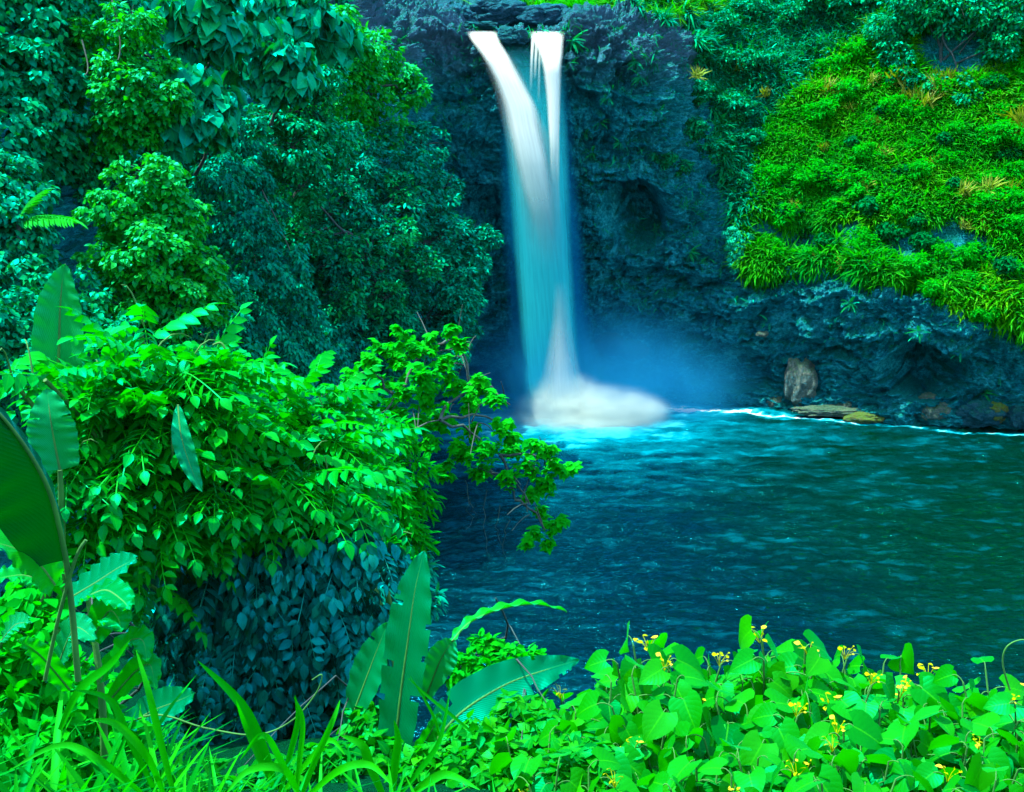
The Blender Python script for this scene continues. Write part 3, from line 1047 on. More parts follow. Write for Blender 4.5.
tree('leafy_shrub', 'low shrub tucked behind the tall banana leaf', 'shrub',
     [(15, 320, 34, 31), (60, 300, 36, 33), (-20, 330, 40, 30), (95, 340, 34, 32), (40, 370, 40, 30)], T_WIDE, 0.18, M_TEAL, group=G_WALL, droop=0.6, layers=1.0, rshift=0.1)
tree('small_tree', 'small tree with a bright lime top between the dark corner tree and the large-leaved climber', 'tree',
     [(130, 28, 24, 40.5), (112, 72, 24, 40.5), (150, 66, 20, 41), (90, 30, 16, 41)], T_LEAF, 0.24, M_LIME, group=G_WALL, droop=0.5, layers=1.2)
tree('small_tree', 'mid green small tree with rounded clumps under the lime topped tree', 'tree',
     [(132, 88, 30, 40), (160, 100, 24, 40), (122, 118, 22, 40), (110, 140, 20, 40.5), (150, 128, 20, 40.5)], T_WIDE, 0.22, M_LIME, group=G_WALL, droop=0.6, layers=1.1, rshift=-0.22)
tree('lime_tree', 'tall lime green tree standing out brightest against the dark wall', 'tree',
     [(150, 185, 32, 37), (128, 215, 34, 36.5), (175, 220, 30, 37), (150, 255, 42, 36), (110, 262, 26, 36.5), (190, 268, 28, 37), (165, 300, 40, 36), (205, 305, 24, 37), (125, 310, 30, 36)],
     T_WIDE, 0.2, M_LIME, group=G_WALL, droop=0.55, layers=1.25, rshift=0.02)
tree('understory_tree', 'dim green tree filling the hollow between the lime tree and the blue vine curtain', 'tree',
     [(215, 340, 34, 38), (180, 355, 34, 36), (130, 350, 34, 35), (225, 290, 20, 40), (100, 180, 26, 42), (85, 215, 24, 41)], T_LEAF, 0.2, M_TEAL, group=G_WALL, droop=0.6, layers=1.0)
# big-leaved climbers
for lab, lob, lf in (('large-leaved climber hanging in the top middle, heart leaves in sheets', [(205, 8, 26, 43), (225, 32, 22, 43), (190, 40, 16, 43), (180, 10, 16, 43)], 0.55),
                     ('large-leaved climber spilling down below the first one, over the lime clumps', [(188, 85, 20, 42), (205, 115, 24, 41.5), (183, 128, 18, 41), (215, 95, 16, 42)], 0.5),
                     ('large-leaved climber next to the dark hollow, ending in hanging yellow-green leaves', [(258, 40, 20, 45), (285, 62, 20, 45), (250, 68, 16, 45), (298, 82, 16, 45), (276, 88, 14, 45)], 0.5),
                     ('large-leaved climber at the top edge beside the bare rock', [(290, 8, 24, 47), (318, 22, 24, 47), (335, 40, 18, 48), (262, 8, 18, 46)], 0.5)):
    tree('climbing_vine', lab, 'climber', lob, T_HEART, lf, M_VINE, group='large-leaved climbers on the bank', droop=1.1, layers=1.2, upn=0.25, trunk_r=0.08, part='foliage', sub=0.42, out=0.9)
# blue-green hanging curtains
tree('vine_curtain', 'blue-green curtain of small-leaved vines hanging between lime tree and dark tree', 'vine',
     [(235, 130, 26, 46), (225, 180, 28, 44), (248, 170, 28, 46), (240, 225, 30, 44), (262, 215, 26, 46), (250, 270, 32, 44), (280, 265, 28, 46)], T_TINY, 0.22, M_BLUE, group=G_WALL, droop=1.0, layers=1.3, part='foliage', trunk_r=.1)
tree('vine_curtain', 'lower blue-green vine curtain reaching the sunlit feather-leaved shrub', 'vine',
     [(255, 320, 34, 45), (290, 315, 34, 47), (270, 365, 40, 46), (310, 360, 36, 48), (335, 330, 30, 50)], T_TINY, 0.22, M_BLUE, group=G_WALL, droop=1.0, layers=1.3, part='foliage', trunk_r=.1)
tree('bank_tree', 'dark green tree on the skyline edge beside the large-leaved climbers', 'tree',
     [(300, 110, 32, 50), (318, 75, 26, 50), (290, 150, 32, 48), (325, 140, 34, 51), (270, 120, 20, 48)], T_LEAF, 0.24, M_TEAL, group=G_WALL, droop=0.6, layers=1.2, rshift=0.08)
tree('bank_tree', 'light green topped tree leaning against the bare rock beside the falls', 'tree',
     [(345, 60, 30, 56), (372, 55, 24, 58), (360, 95, 28, 57), (395, 75, 18, 60), (410, 95, 16, 60), (335, 30, 24, 55), (375, 125, 30, 58)], T_LEAF, 0.3, M_LIME, group=G_WALL, droop=0.5, layers=1.1, rshift=-0.15)
tree('great_tree', 'largest tree of the bank, dark blue-green crown hanging over the pool towards the falls', 'tree',
     [(345, 170, 38, 55), (385, 165, 36, 57), (420, 150, 26, 59), (330, 215, 38, 53), (375, 220, 42, 55), (415, 205, 34, 58), (445, 190, 18, 60), (440, 240, 34, 58), (470, 238, 18, 59), (489, 238, 11, 59),
      (400, 270, 42, 56), (350, 275, 40, 53), (445, 285, 36, 57), (470, 270, 18, 58), (425, 320, 38, 56), (375, 325, 38, 54), (455, 325, 22, 57), (400, 355, 30, 55), (335, 265, 34, 51)],
     T_TINY, 0.27, M_BLUE, base=at(360, 420, 58), group=G_WALL, droop=0.5, layers=1.25, trunk_r=0.45, rshift=0.06, sub=0.3)
tree('great_tree', 'green twiggy tree in front of the largest blue-green crown, light clumps on its face', 'tree',
     [(360, 250, 22, 51), (395, 235, 20, 53), (340, 300, 22, 50), (425, 265, 18, 54), (385, 300, 20, 52), (310, 230, 22, 50), (300, 190, 22, 49), (400, 190, 18, 55)],
     T_TINY, 0.26, M_TEAL, group=G_WALL, droop=0.4, layers=1.0, rshift=0.22, sub=0.4)
tree('vine_curtain', 'thin strip of vines under the overhanging tree, beside the dark recess of the falls', 'vine',
     [(468, 300, 14, 62), (480, 262, 10, 63), (455, 350, 16, 61), (440, 375, 16, 60)], T_TINY, 0.24, M_BLUE, group=G_WALL, droop=1.0, layers=1.0, part='foliage', trunk_r=.08)
# small palm in the wall
pt = at(18, 222, 33.5)
t = thing('small_palm', 'small palm with one arching frond poking out of the dark wall', 'palm', pt - UP * 1.2)
b = MB()
tube(b, curve(pt - UP * 1.2, pt, 0, 6), .09, .06, 8)
b.build('stem', M_BARK, t)
for tx, ty, s in ((1, 0.15, 1.75), (-.4, .7, 1.3), (.5, .9, 1.3)):
    m_ = MB()
    place(m_, pinnate(18, .3, .45, T_NARROW), pt[None], np.array([[tx, -.3, ty + .35]]), np.array([[0, -.2, 1.0]]), s, np.array([.8]))
    m_.build('frond', M_LIME, t)

kv = np.where((CPX < 470) & (CPX > -160) & (CPY > -60) & (CPY < 470) & (vv > 1.3) & ((CPX < 400) | (CPY < 20 + 0 * CPX)) & (fbm(CL * .3, 3, 251) > -.25) & (CPX < 330 + 30 * fbm(CL * .2, 2, 255)))[0]
n = 42000
k = R.choice(kv, n)
m_ = MB()
nr = CLN[k]
nr = np.where(((CAM - CL[k]) * nr).sum(1, keepdims=True) < 0, -nr, nr)
place(m_, T_WIDE, CL[k] + nr * R.uniform(.1, .9, (n, 1)) + R.normal(0, .15, (n, 3)), unit(R.normal(0, .6, (n, 3)) + nr * .4 - UP * .8), unit(nr * .6 + UP * .6 + R.normal(0, .3, (n, 3))), R.uniform(.16, .34, n), np.clip(.45 + .5 * fbm(CL[k] * .5, 3, 261) + R.normal(0, .12, n), 0, 1))
tag(m_.build('undergrowth', M_TEAL), 'continuous leafy creeper cover on the tall bank behind the trees', 'undergrowth', kind='stuff')

# bare hanging stems
for (x0, y0, x1, y1, d) in ((112, 0, 118, 60, 40), (262, 190, 290, 250, 45), (82, 40, 84, 75, 40), (500, 0, 497, 2, 60)):
    if x0 == 500:
        continue
    b = MB()
    tube(b, curve(at(x0, y0, d), at(x1, y1, d - .6), -.3, 10, .15), .035, .02, 6)
    lab = {112: 'pale bare stem hanging straight down at the top beside the lime topped tree', 262: 'pale leaning dead stem against the blue-green vine curtain', 82: 'short pale stem under the dark corner tree'}[x0]
    tag(b.build('bare_stem', M_BARK), lab, 'stem')

# ------------------------------------------------------------------ slope on the other side: grass and shrubs
vis = (CPX > 560) & (CPX < 1130) & (CPY > -60) & (CPY < 345) & (vv > 2.6)
gx_ = np.array([560, 690, 745, 765, 830, 900, 960, 1130])
gl_ = np.array([-20, 20, 262, 272, 262, 285, 308, 345])          # lower limit of green cover by picture column
lim = np.interp(CPX, gx_, gl_)
nn = fbm(CL * 0.35, 4, 201)
nb = fbm(CL * 0.13 + 9, 3, 211)
rockband = sum(np.exp(-((CPX - a) / c) ** 2 - ((CPY - b_) / d) ** 2) for a, b_, c, d in ((815, 246, 30, 13), (852, 226, 20, 10), (905, 246, 42, 15), (962, 238, 34, 17), (1003, 266, 22, 12), (778, 186, 16, 12), (1016, 285, 14, 10), (760, 225, 16, 14)))
sunny = CPX > np.interp(CPY, [0, 60, 120, 180, 270], [900, 830, 765, 755, 735]) + 14 * nn  # sunny part gets bright grass, the rest teal leaves as painted shade
nh = fbm(CL * .9, 3, 241)
cover = vis & (CPY < lim + 16 * nn + 8 * nh) & (nn + 0.6 - 1.55 * rockband + .7 * nh > 0) & (((CPX - 950) / 46) ** 2 + ((CPY - 52) / 32) ** 2 > 0.8)
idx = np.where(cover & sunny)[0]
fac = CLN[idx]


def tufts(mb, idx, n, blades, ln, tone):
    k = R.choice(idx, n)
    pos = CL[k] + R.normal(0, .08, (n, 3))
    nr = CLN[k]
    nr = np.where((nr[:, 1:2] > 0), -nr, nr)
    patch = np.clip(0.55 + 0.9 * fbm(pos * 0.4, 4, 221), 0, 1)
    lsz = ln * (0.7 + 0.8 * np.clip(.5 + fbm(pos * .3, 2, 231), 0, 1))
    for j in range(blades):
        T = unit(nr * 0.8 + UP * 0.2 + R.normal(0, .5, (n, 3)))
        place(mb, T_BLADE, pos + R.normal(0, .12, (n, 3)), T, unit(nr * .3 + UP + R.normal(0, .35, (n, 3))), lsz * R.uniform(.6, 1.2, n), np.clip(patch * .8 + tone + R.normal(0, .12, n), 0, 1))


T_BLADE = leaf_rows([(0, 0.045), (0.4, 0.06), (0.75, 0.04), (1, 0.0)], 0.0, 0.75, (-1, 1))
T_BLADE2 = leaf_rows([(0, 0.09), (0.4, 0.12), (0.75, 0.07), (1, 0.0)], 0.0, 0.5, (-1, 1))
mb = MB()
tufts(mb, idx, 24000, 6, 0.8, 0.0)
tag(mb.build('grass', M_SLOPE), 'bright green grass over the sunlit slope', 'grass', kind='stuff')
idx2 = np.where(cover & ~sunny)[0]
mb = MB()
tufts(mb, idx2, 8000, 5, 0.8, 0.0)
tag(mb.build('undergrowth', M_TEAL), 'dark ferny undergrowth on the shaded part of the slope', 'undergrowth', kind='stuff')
idx3 = np.where((CPX > 480) & (CPX < 735) & (vv > 7.25) & (CPY > -25) & (CPY < 14) & (nn + (CPX - 500) / 500 > .0))[0]
mb = MB()
tufts(mb, idx3, 5000, 5, 0.8, 0.15)
tag(mb.build('grass', M_SLOPE), 'strip of bright grass on the rock shelf above the falls', 'grass', kind='stuff')
# small plants clinging to the wet wall
idx4 = np.where((CPX > 330) & (CPX < 1024) & (vv > 2.2) & (vv < 6.6) & (CPY > 30) & (CPY < 345) & (CLN[:, 2] > .25) & (nn > -.1) & ~cover)[0]
mb = MB()
tufts(mb, idx4, 1500, 4, 0.42, -0.05)
tag(mb.build('moss_and_ferns', M_VINE), 'small ferns and moss dotted over the wet rock', 'moss', kind='stuff')


def shrub_proto(name, label, cat, tpl, leaf, mat, n_l, rr, group, **kw):
    t = thing(name, label, cat, (0, 0, 0), group)
    b = MB()
    bl = []
    for k in range(n_l):
        a = R.uniform(0, 2 * PI)
        c = np.array([math.cos(a) * rr * .7, math.sin(a) * rr * .7, rr * R.uniform(.3, .9)]) * (0 if k == 0 else 1) + np.array([0, 0, rr * .45])
        bl.append((c, rr * R.uniform(.45, .7)))
        tube(b, curve((0, 0, -.3), c, .1, 5), .05, .02, 5)
    b.build('stem', M_BARKD, t)
    m_ = MB()
    crown(m_, bl, tpl, leaf, cull=False, **kw)
    m_.build('foliage', mat, t)
    return t


def put_group(proto, spots, group, labels, lift=(0, 0, 0)):
    first = True
    for i, (x, y, s) in enumerate(spots):
        g = on_cliff(x, y)
        if g is None:
            continue
        p, nr = g
        loc = p - UP * .15 + np.array(lift)
        lab = labels[i] if isinstance(labels, list) else labels
        if first:
            proto.location = tuple(loc)
            proto.scale = (s, s, s)
            proto.rotation_euler = (0, 0, R.uniform(0, 6.28))
            proto['label'] = lab
            first = False
        else:
            dup(proto, loc, R.uniform(0, 6.28), s, lab, group)


g1 = 'sunlit shrubs scattered in the slope grass'
p1_ = shrub_proto('hillside_shrub', 'x', 'shrub', T_TINY, 0.26, M_BRIGHT, 5, 1.15, g1, droop=.3, layers=1.2, sub=.42)
sp = []
for k in range(400):
    x, y = R.uniform(765, 1024), R.uniform(55, 300)
    if y > np.interp(x, gx_, gl_) - 4 or x < np.interp(y, [0, 60, 120, 180, 270], [900, 830, 775, 762, 745]) or (870 < x < 1000 and 228 < y < 258) or (790 < x < 840 and 236 < y < 258) or ((x - 950) / 60) ** 2 + ((y - 45) / 45) ** 2 < 1:
        continue
    if all((x - a) ** 2 + (y - b_) ** 2 > 25 ** 2 for a, b_, c in sp):
        sp.append((x, y, R.uniform(.55, 1.0)))
    if len(sp) >= 42:
        break
put_group(p1_, sp, g1, 'bright green rounded shrub among the long grass of the sunlit slope')
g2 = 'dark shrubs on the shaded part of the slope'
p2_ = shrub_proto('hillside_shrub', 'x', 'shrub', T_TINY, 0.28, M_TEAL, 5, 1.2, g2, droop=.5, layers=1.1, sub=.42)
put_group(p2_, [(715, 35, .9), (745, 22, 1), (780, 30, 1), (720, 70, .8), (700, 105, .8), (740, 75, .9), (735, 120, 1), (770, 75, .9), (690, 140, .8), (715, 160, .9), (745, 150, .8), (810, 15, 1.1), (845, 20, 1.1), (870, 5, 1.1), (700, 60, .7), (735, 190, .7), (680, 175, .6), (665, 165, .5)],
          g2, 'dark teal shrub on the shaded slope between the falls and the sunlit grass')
g6 = 'dark low bushes between the grass of the sunlit slope'
p6_ = shrub_proto('hillside_shrub', 'x', 'shrub', T_LEAF, 0.3, M_BUSH, 4, .9, g6, droop=.5, layers=1.0, sub=.5)
put_group(p6_, [(800, 240, .8), (822, 250, .7), (865, 222, .9), (890, 245, .8), (915, 232, .7), (945, 150, .6), (990, 95, .7), (1005, 165, .6), (880, 120, .5), (850, 150, .5), (955, 195, .6), (900, 180, .5), (820, 185, .5), (1010, 280, .8), (785, 225, .8), (925, 255, .8), (975, 262, .7), (845, 100, .6), (985, 140, .5)], g6,
          'dark green low bush breaking the bright grass of the sunlit slope', (0, -.35, .25))
g5 = 'green shrubs dotted on the rock ledge under the slope'
p5_ = shrub_proto('ledge_shrub', 'x', 'shrub', T_TINY, 0.24, M_BRIGHT, 4, .8, g5, droop=.6, layers=1.2, sub=.45)
put_group(p5_, [(770, 205, 1), (800, 190, 1), (832, 215, .9), (860, 205, 1.1), (835, 240, .8), (880, 262, .8), (805, 262, .9), (835, 268, .9), (870, 278, .9), (905, 288, 1), (935, 300, 1), (965, 300, 1.1), (1000, 300, 1), (1015, 250, 1), (1018, 330, .8), (945, 215, .9), (770, 262, .8), (985, 322, .8)], g5,
          'yellow-green shrub overhanging the bare rock ledge at the foot of the slope')
g3 = 'dry grass tufts in the slope grass'
t = thing('dry_grass_tuft', 'straw-yellow tuft of dry grass in the green slope', 'dry grass', (0, 0, 0), g3)
m_ = MB()
n = 60
place(m_, T_BLADE, R.normal(0, .22, (n, 3)) * np.array([1, 1, .5]), unit(R.normal(0, .35, (n, 3)) + UP * .9 + np.array([0, -.45, 0])), unit(R.normal(0, .4, (n, 3)) + np.array([0, -1, .6])), R.uniform(.6, 1.3, n))
m_.build('blades', M_SLOPEDRY, t)
put_group(t, [(835, 105, 1), (828, 98, .9), (897, 90, 1), (900, 105, 1.1), (912, 108, .9), (930, 98, 1.1), (926, 112, 1), (928, 90, .8), (870, 88, .6), (945, 87, .7), (1018, 130, 1), (1012, 145, 1.1), (990, 150, .8), (862, 195, .7), (985, 195, .8), (962, 200, .8), (990, 215, 1), (765, 100, .6), (738, 75, .6), (700, 85, .6), (850, 118, .6), (872, 130, .5), (823, 155, .5), (815, 268, .6), (840, 272, .7), (862, 277, .6), (868, 205, .6), (900, 222, .5), (960, 232, .6), (790, 212, .5), (978, 235, .6), (930, 170, .5), (880, 160, .5), (1008, 200, .8), (845, 190, .5)],
          g3, 'straw-yellow tuft of dry grass in the green slope', (0, -.5, .45))
g4 = 'ferns on the rock wall beside the falls'
t = thing('rock_fern', 'x', 'fern', (0, 0, 0), g4)
m_ = MB()
n = 14
place(m_, T_FERN, R.normal(0, .04, (n, 3)), unit(R.normal(0, .6, (n, 3)) + np.array([0, -.5, .25])), unit(R.normal(0, .2, (n, 3)) + UP), R.uniform(.5, .9, n))
m_.build('fronds', M_VINE, t)
put_group(t, [(573, 38, 1.2), (590, 50, .8), (636, 60, .9), (608, 95, .8), (640, 75, .9), (592, 150, .8), (585, 130, .7), (660, 110, .8), (585, 180, .8), (620, 140, .7), (655, 150, .8), (400, 40, .8), (430, 110, .8), (450, 150, .8), (455, 165, .9), (415, 60, .7), (600, 120, .7), (570, 60, .7), (690, 250, 1), (720, 265, 1), (700, 260, .8), (735, 300, .8), (770, 320, .8), (850, 300, .9), (920, 330, .9), (1000, 370, 1), (960, 350, .8), (985, 390, .9), (1015, 400, 1)],
          g4, 'small fern clinging to the wet basalt wall')
# pale hanging moss cushion
g = on_cliff(737, 250)
if g:
    p, nr = g
    p = p + np.array([-.1, -.7, .5])
    t = thing('hanging_moss', 'pale mint green moss apron hanging down the dark rock', 'moss', p)
    m_ = MB()
    crown(m_, [(p + UP * .4, (.75, .5, .8)), (p - UP * .5, (.6, .45, .9)), (p - UP * 1.2, (.45, .35, .7))], T_TINY, .16, droop=1.4, upn=.2, layers=1.6, sub=.4)
    m_.build('foliage', M_MOSS, t)
# trees on the far top corner
tree('overhanging_tree', 'dark teal tree over the shadowed hollow in the top corner of the slope', 'tree',
     [(915, 8, 30, 80), (955, 2, 34, 79), (995, 12, 28, 78), (885, 25, 18, 80), (895, 55, 16, 79), (1000, 45, 16, 77), (1025, 5, 28, 77), (925, 90, 18, 78), (965, 95, 18, 77), (905, 78, 12, 78)],
     T_TINY, 0.34, M_TEAL, droop=.6, layers=1.2, rshift=.1)

# ------------------------------------------------------------------ rocks


def rock(name, label, px, py, Y, size, mat, seed, group=None, flat=.7, top=None):
    c = at(px, py, Y)
    import bmesh
    bm = bmesh.new()
    bmesh.ops.create_icosphere(bm, subdivisions=5, radius=1)
    d = np.array([v.co[:] for v in bm.verts])
    k = np.array(size, float)
    r = 1 + .35 * fbm(d * 1.1 + seed, 3, seed) + .16 * fbm(d * 3.4 + seed, 3, seed + 5)
    f1, f2, cid = worley(d * 1.6 + seed, seed)
    r = r + .26 * (cid - .5) - .2 * np.clip(.15 - (f2 - f1), 0, 1) / .15 * .5
    v = d * r[:, None] * k
    for i_, vt in enumerate(bm.verts):
        vt.co = v[i_]
    me = bpy.data.meshes.new(name)
    bm.to_mesh(me)
    bm.free()
    for p_ in me.polygons:
        p_.use_smooth = True
    me.materials.append(mat)
    o = bpy.data.objects.new(name, me)
    COL.objects.link(o)
    o.location = tuple(c)
    return tag(o, label, 'rock', group)


GR = 'rocks along the waterline'
rock('rock_pillar', 'pale tan pillar of rock leaning on the dark wall by the waterline', 802, 384, 73.4, (1.0, .8, 1.9), M_TAN, 3, GR)
rock('rock_ledge', 'long low pale ledge at the waterline below the tan pillar', 835, 411, 71.6, (2.9, 1.1, .38), M_TAN, 5, GR)
rock('boulder', 'ochre yellow mossy rock at the tip of the pale ledge', 864, 419, 70.3, (1.15, .8, .42), M_OCHRE, 7, GR)
rock('boulder', 'pinkish pale rock in the water below the dark cave', 937, 412, 69.2, (1.1, .8, .7), M_TAN, 9, GR)
rock('boulder', 'big grey boulder with an orange flank at the waterline', 980, 415, 68.2, (1.3, .9, .8), M_GREYR, 11, GR)
rock('boulder', 'orange-brown rock leaning on the big grey boulder', 996, 413, 67.9, (.7, .6, .6), M_OCHRE, 13, GR)
rock('boulder', 'dark boulder half under the fern covered end of the wall', 1022, 418, 67.2, (.8, .8, .8), M_GREYR, 15, GR)
rock('boulder', 'pale loose stone on a shelf of the wall above the mist', 762, 334, 73.6, (.45, .4, .22), M_TAN, 17, GR)
rock('boulder', 'small tan stone on the pale ledge beside the tan pillar', 846, 405, 72.0, (.6, .5, .35), M_TAN, 51, GR)
rock('boulder', 'small pale stone at the mouth of the dark cave', 912, 411, 69.9, (.6, .5, .35), M_TAN, 53, GR)
rock('boulder', 'pale knobbly stone heaped on top of the pinkish pale rock', 928, 400, 70.0, (.7, .6, .5), M_TAN, 55, GR)
rock('boulder', 'small tan rock at the foot of the wall, on the mist side of the pillar', 775, 402, 74.4, (.6, .5, .45), M_TAN, 57, GR)
rock('boulder', 'tan crumbling stone on top of the pale pillar', 806, 362, 74.0, (.75, .5, .5), M_TAN, 59, GR)
rock('boulder', 'dark boulder in the blue mist behind the fall', 608, 345, 77.0, (1.0, .8, .9), M_GREYR, 19, GR)
rock('boulder', 'lighter blue boulder in the mist near the foot of the wall', 632, 350, 76.8, (1.1, .8, .8), M_GREYR, 21, GR)
rock('boulder', 'flat tan boulder lying above the lip of the main stream', 408, 28, 73.8, (1.5, .9, .5), M_TAN, 23, 'rocks at the lip of the falls')
rock('boulder', 'brown wedge rock splitting the river between the two streams', 513, 36, 73.2, (.95, .8, .6), M_GREYR, 25, 'rocks at the lip of the falls')
rock('boulder', 'low slab just above the lip beside the tan boulder', 480, 26, 75.2, (1.1, .9, .3), M_GREYR, 27, 'rocks at the lip of the falls')

for lab, x, y, Yd, sz, sd in (('dark angular rock on the skyline over the main stream', 455, 18, 76, (1.6, 1.2, .9), 31), ('broad dark rock on the skyline between the two streams', 500, 14, 77.5, (2.2, 1.2, .8), 33), ('blue-grey rock above the side stream, under the grass strip', 548, 18, 77, (1.9, 1.2, .9), 35),
                              ('rough blue rock beside the lip of the side stream', 585, 26, 75, (1.4, 1.1, .9), 37), ('jagged purple-grey rock over the left shoulder of the falls', 425, 10, 77, (1.9, 1.3, 1.0), 39), ('purple-grey rock next to the light green topped tree', 392, 8, 76, (1.6, 1.2, 1.1), 41)):
    rock('boulder', lab.replace('left shoulder', 'tree-side shoulder'), x, y, Yd, sz, M_LIPR, sd, 'rocks at the lip of the falls')

# ------------------------------------------------------------------ branch tree over the pool
bt = at(352, 600, 19)
t = thing('overhanging_branch_tree', 'small tree with bright green rosettes reaching out over the water', 'tree', bt)
b = MB()
j0 = at(345, 520, 19)
j1 = at(372, 455, 19)
j2 = at(440, 420, 19)
tube(b, np.array([bt, j0, j1]), .12, .08, 8)
twigs = [(j1, at(395, 395, 19.5)), (at(395, 395, 19.5), at(438, 345, 20)), (at(395, 395, 19.5), at(352, 372, 19.5)), (j1, j2), (j2, at(470, 385, 20)), (at(470, 385, 20), at(455, 335, 20)), (j2, at(500, 455, 19.6)), (at(500, 455, 19.6), at(560, 466, 19.6)),
         (at(500, 455, 19.6), at(515, 500, 19.2)), (at(515, 500, 19.2), at(545, 530, 19.2)), (j2, at(505, 425, 20)), (at(490, 470, 19.4), at(530, 505, 19.2)), (at(438, 345, 20), at(470, 350, 20.3)), (at(470, 385, 20), at(510, 405, 20.4))]
for a_, c_ in twigs:
    tube(b, curve(a_, c_, .12, 7), .032, .013, 6, wob=.03)
    for k in range(3):
        e = a_ + (c_ - a_) * R.uniform(.3, 1)
        tube(b, curve(e, e + R.normal(0, .3, 3) + UP * .15, .05, 4), .014, .006, 5)
b.build('trunk', M_BARK, t)
clus = [(352, 378, 12), (368, 365, 15), (382, 350, 13), (400, 338, 14), (415, 352, 16), (398, 365, 18), (380, 385, 16), (430, 345, 12), (452, 330, 10), (460, 347, 9), (443, 368, 14), (420, 378, 18), (405, 398, 18), (430, 398, 18), (455, 388, 16), (478, 385, 12), (470, 405, 15),
        (495, 402, 13), (483, 392, 10), (445, 420, 18), (420, 425, 17), (470, 432, 15), (500, 430, 14), (512, 438, 10), (462, 455, 17), (488, 452, 17), (512, 458, 16), (535, 450, 15), (550, 455, 12), (530, 472, 16), (555, 470, 14), (572, 468, 8), (545, 488, 12), (508, 480, 14), (480, 475, 13),
        (530, 498, 9), (540, 515, 9), (552, 528, 9), (535, 535, 10), (562, 520, 6), (527, 545, 7), (548, 545, 7), (395, 415, 16), (375, 410, 16), (445, 470, 12), (360, 395, 14), (390, 440, 14), (430, 445, 13)]
m_ = MB()
for x, y, r in clus:
    d = 19.6 + R.normal(0, .35)
    c = at(x, y, d)
    n = int(7 + r * .95)
    e = unit(R.normal(size=(n, 3)) + UP * .5)
    pos = c + e * rad(r, d) * R.uniform(.3, .95, (n, 1))
    place(m_, T_ROS if R.random() < .6 else T_ROSW, pos, unit(R.normal(size=(n, 3)) * np.array([1, 1, .25])), unit(UP + R.normal(0, .35, (n, 3)) + np.array([0, -.3, 0])), R.uniform(.115, .18, n), np.clip(R.normal(.75, .2, n) + R.uniform(-.2, .2), 0, 1))
m_.build('crown', M_BRIGHT, t)
b = MB()
for x, y, y2 in ((465, 480, 530), (487, 490, 560), (500, 505, 545), (470, 500, 520), (510, 520, 565)):
    tube(b, curve(at(x, y, 19.5), at(x + R.uniform(-6, 10), y2, 19.5), .0, 9, R.uniform(-.1, .1)), .009, .004, 5, wob=.03)
b.build('dead_twig', M_BARK, t)
# finer green bushes under it
tree('fine_leaved_bush', 'fine-leaved green bush beneath the overhanging branch, at the water', 'bush',
     [(385, 445, 28, 17), (405, 475, 24, 17), (375, 490, 28, 16), (415, 500, 18, 17), (395, 525, 24, 16), (385, 560, 26, 15.5), (360, 455, 26, 16), (410, 540, 16, 16)], T_NARROW, 0.2, M_BRIGHT, droop=.4, layers=1.5, trunk_r=.07, area=.14, rshift=-.15, part='foliage')
tree('fine_leaved_bush', 'dark fine-leaved bush in shade under the fine green one', 'bush',
     [(415, 570, 20, 16), (395, 590, 26, 15), (425, 600, 16, 15.5), (370, 600, 30, 14.5)], T_NARROW, 0.18, M_BLUE, droop=.4, layers=1.4, trunk_r=.06, area=.14, part='foliage')

# ------------------------------------------------------------------ feather-leaved shrub masses in front


def feather(name, label, lobes, n_f, ln, base, mat=M_PINN, group=None, hang=0.0, rsh=0.0, loose=0.0):
    t = thing(name, label, 'shrub', base, group)
    b = MB()
    m_ = MB()
    for x, y, r, d in lobes:
        c = at(x, y, d)
        rr = rad(r, d)
        tube(b, curve(base, c, .2, 8, R.uniform(-.1, .1)), .035, .014, 6, wob=.03)
        n = int(n_f * (r / 60) ** 2)
        e = unit(R.normal(size=(n, 3)) + UP * (.35 - hang) + np.array([0, -.45, 0]))
        pos = c + e * rr * R.uniform(.25, .95, (n, 1))
        h = unit(e * np.array([1, 1, .2]))
        lift = R.uniform(-.15, .55, (n, 1)) - hang * R.uniform(.9, 1.7, (n, 1))
        T = unit(h + UP * lift + R.normal(0, .3, (n, 3)))
        N = unit(UP + R.normal(0, .25, (n, 3)) + e * (.3 + hang))
        tn = np.clip(R.normal(.5 + rsh, .18, n), 0, 1)
        q = R.integers(0, 3, n)
        for k in range(3):
            s_ = q == k
            place(m_, T_PINN[k], pos[s_], T[s_], N[s_], ln * R.uniform(.75, 1.25, s_.sum()), tn[s_])
        # growing tips
        for k in range(max(1, n // 30)):
            e1 = pos[R.integers(n)] if n else c
            tube(b, curve(e1, e1 + unit(R.normal(0, .5, 3) + UP) * .3, .08, 5), .007, .003, 5)
        if loose:
            crown(m_, [(c, rr)], T_LEAF, .095, layers=loose, sub=.35, droop=1.5, upn=.15, out=.8, jit=.3, fill=.25)
    b.build('branch', M_STEM, t)
    m_.build('foliage', mat, t)
    return t


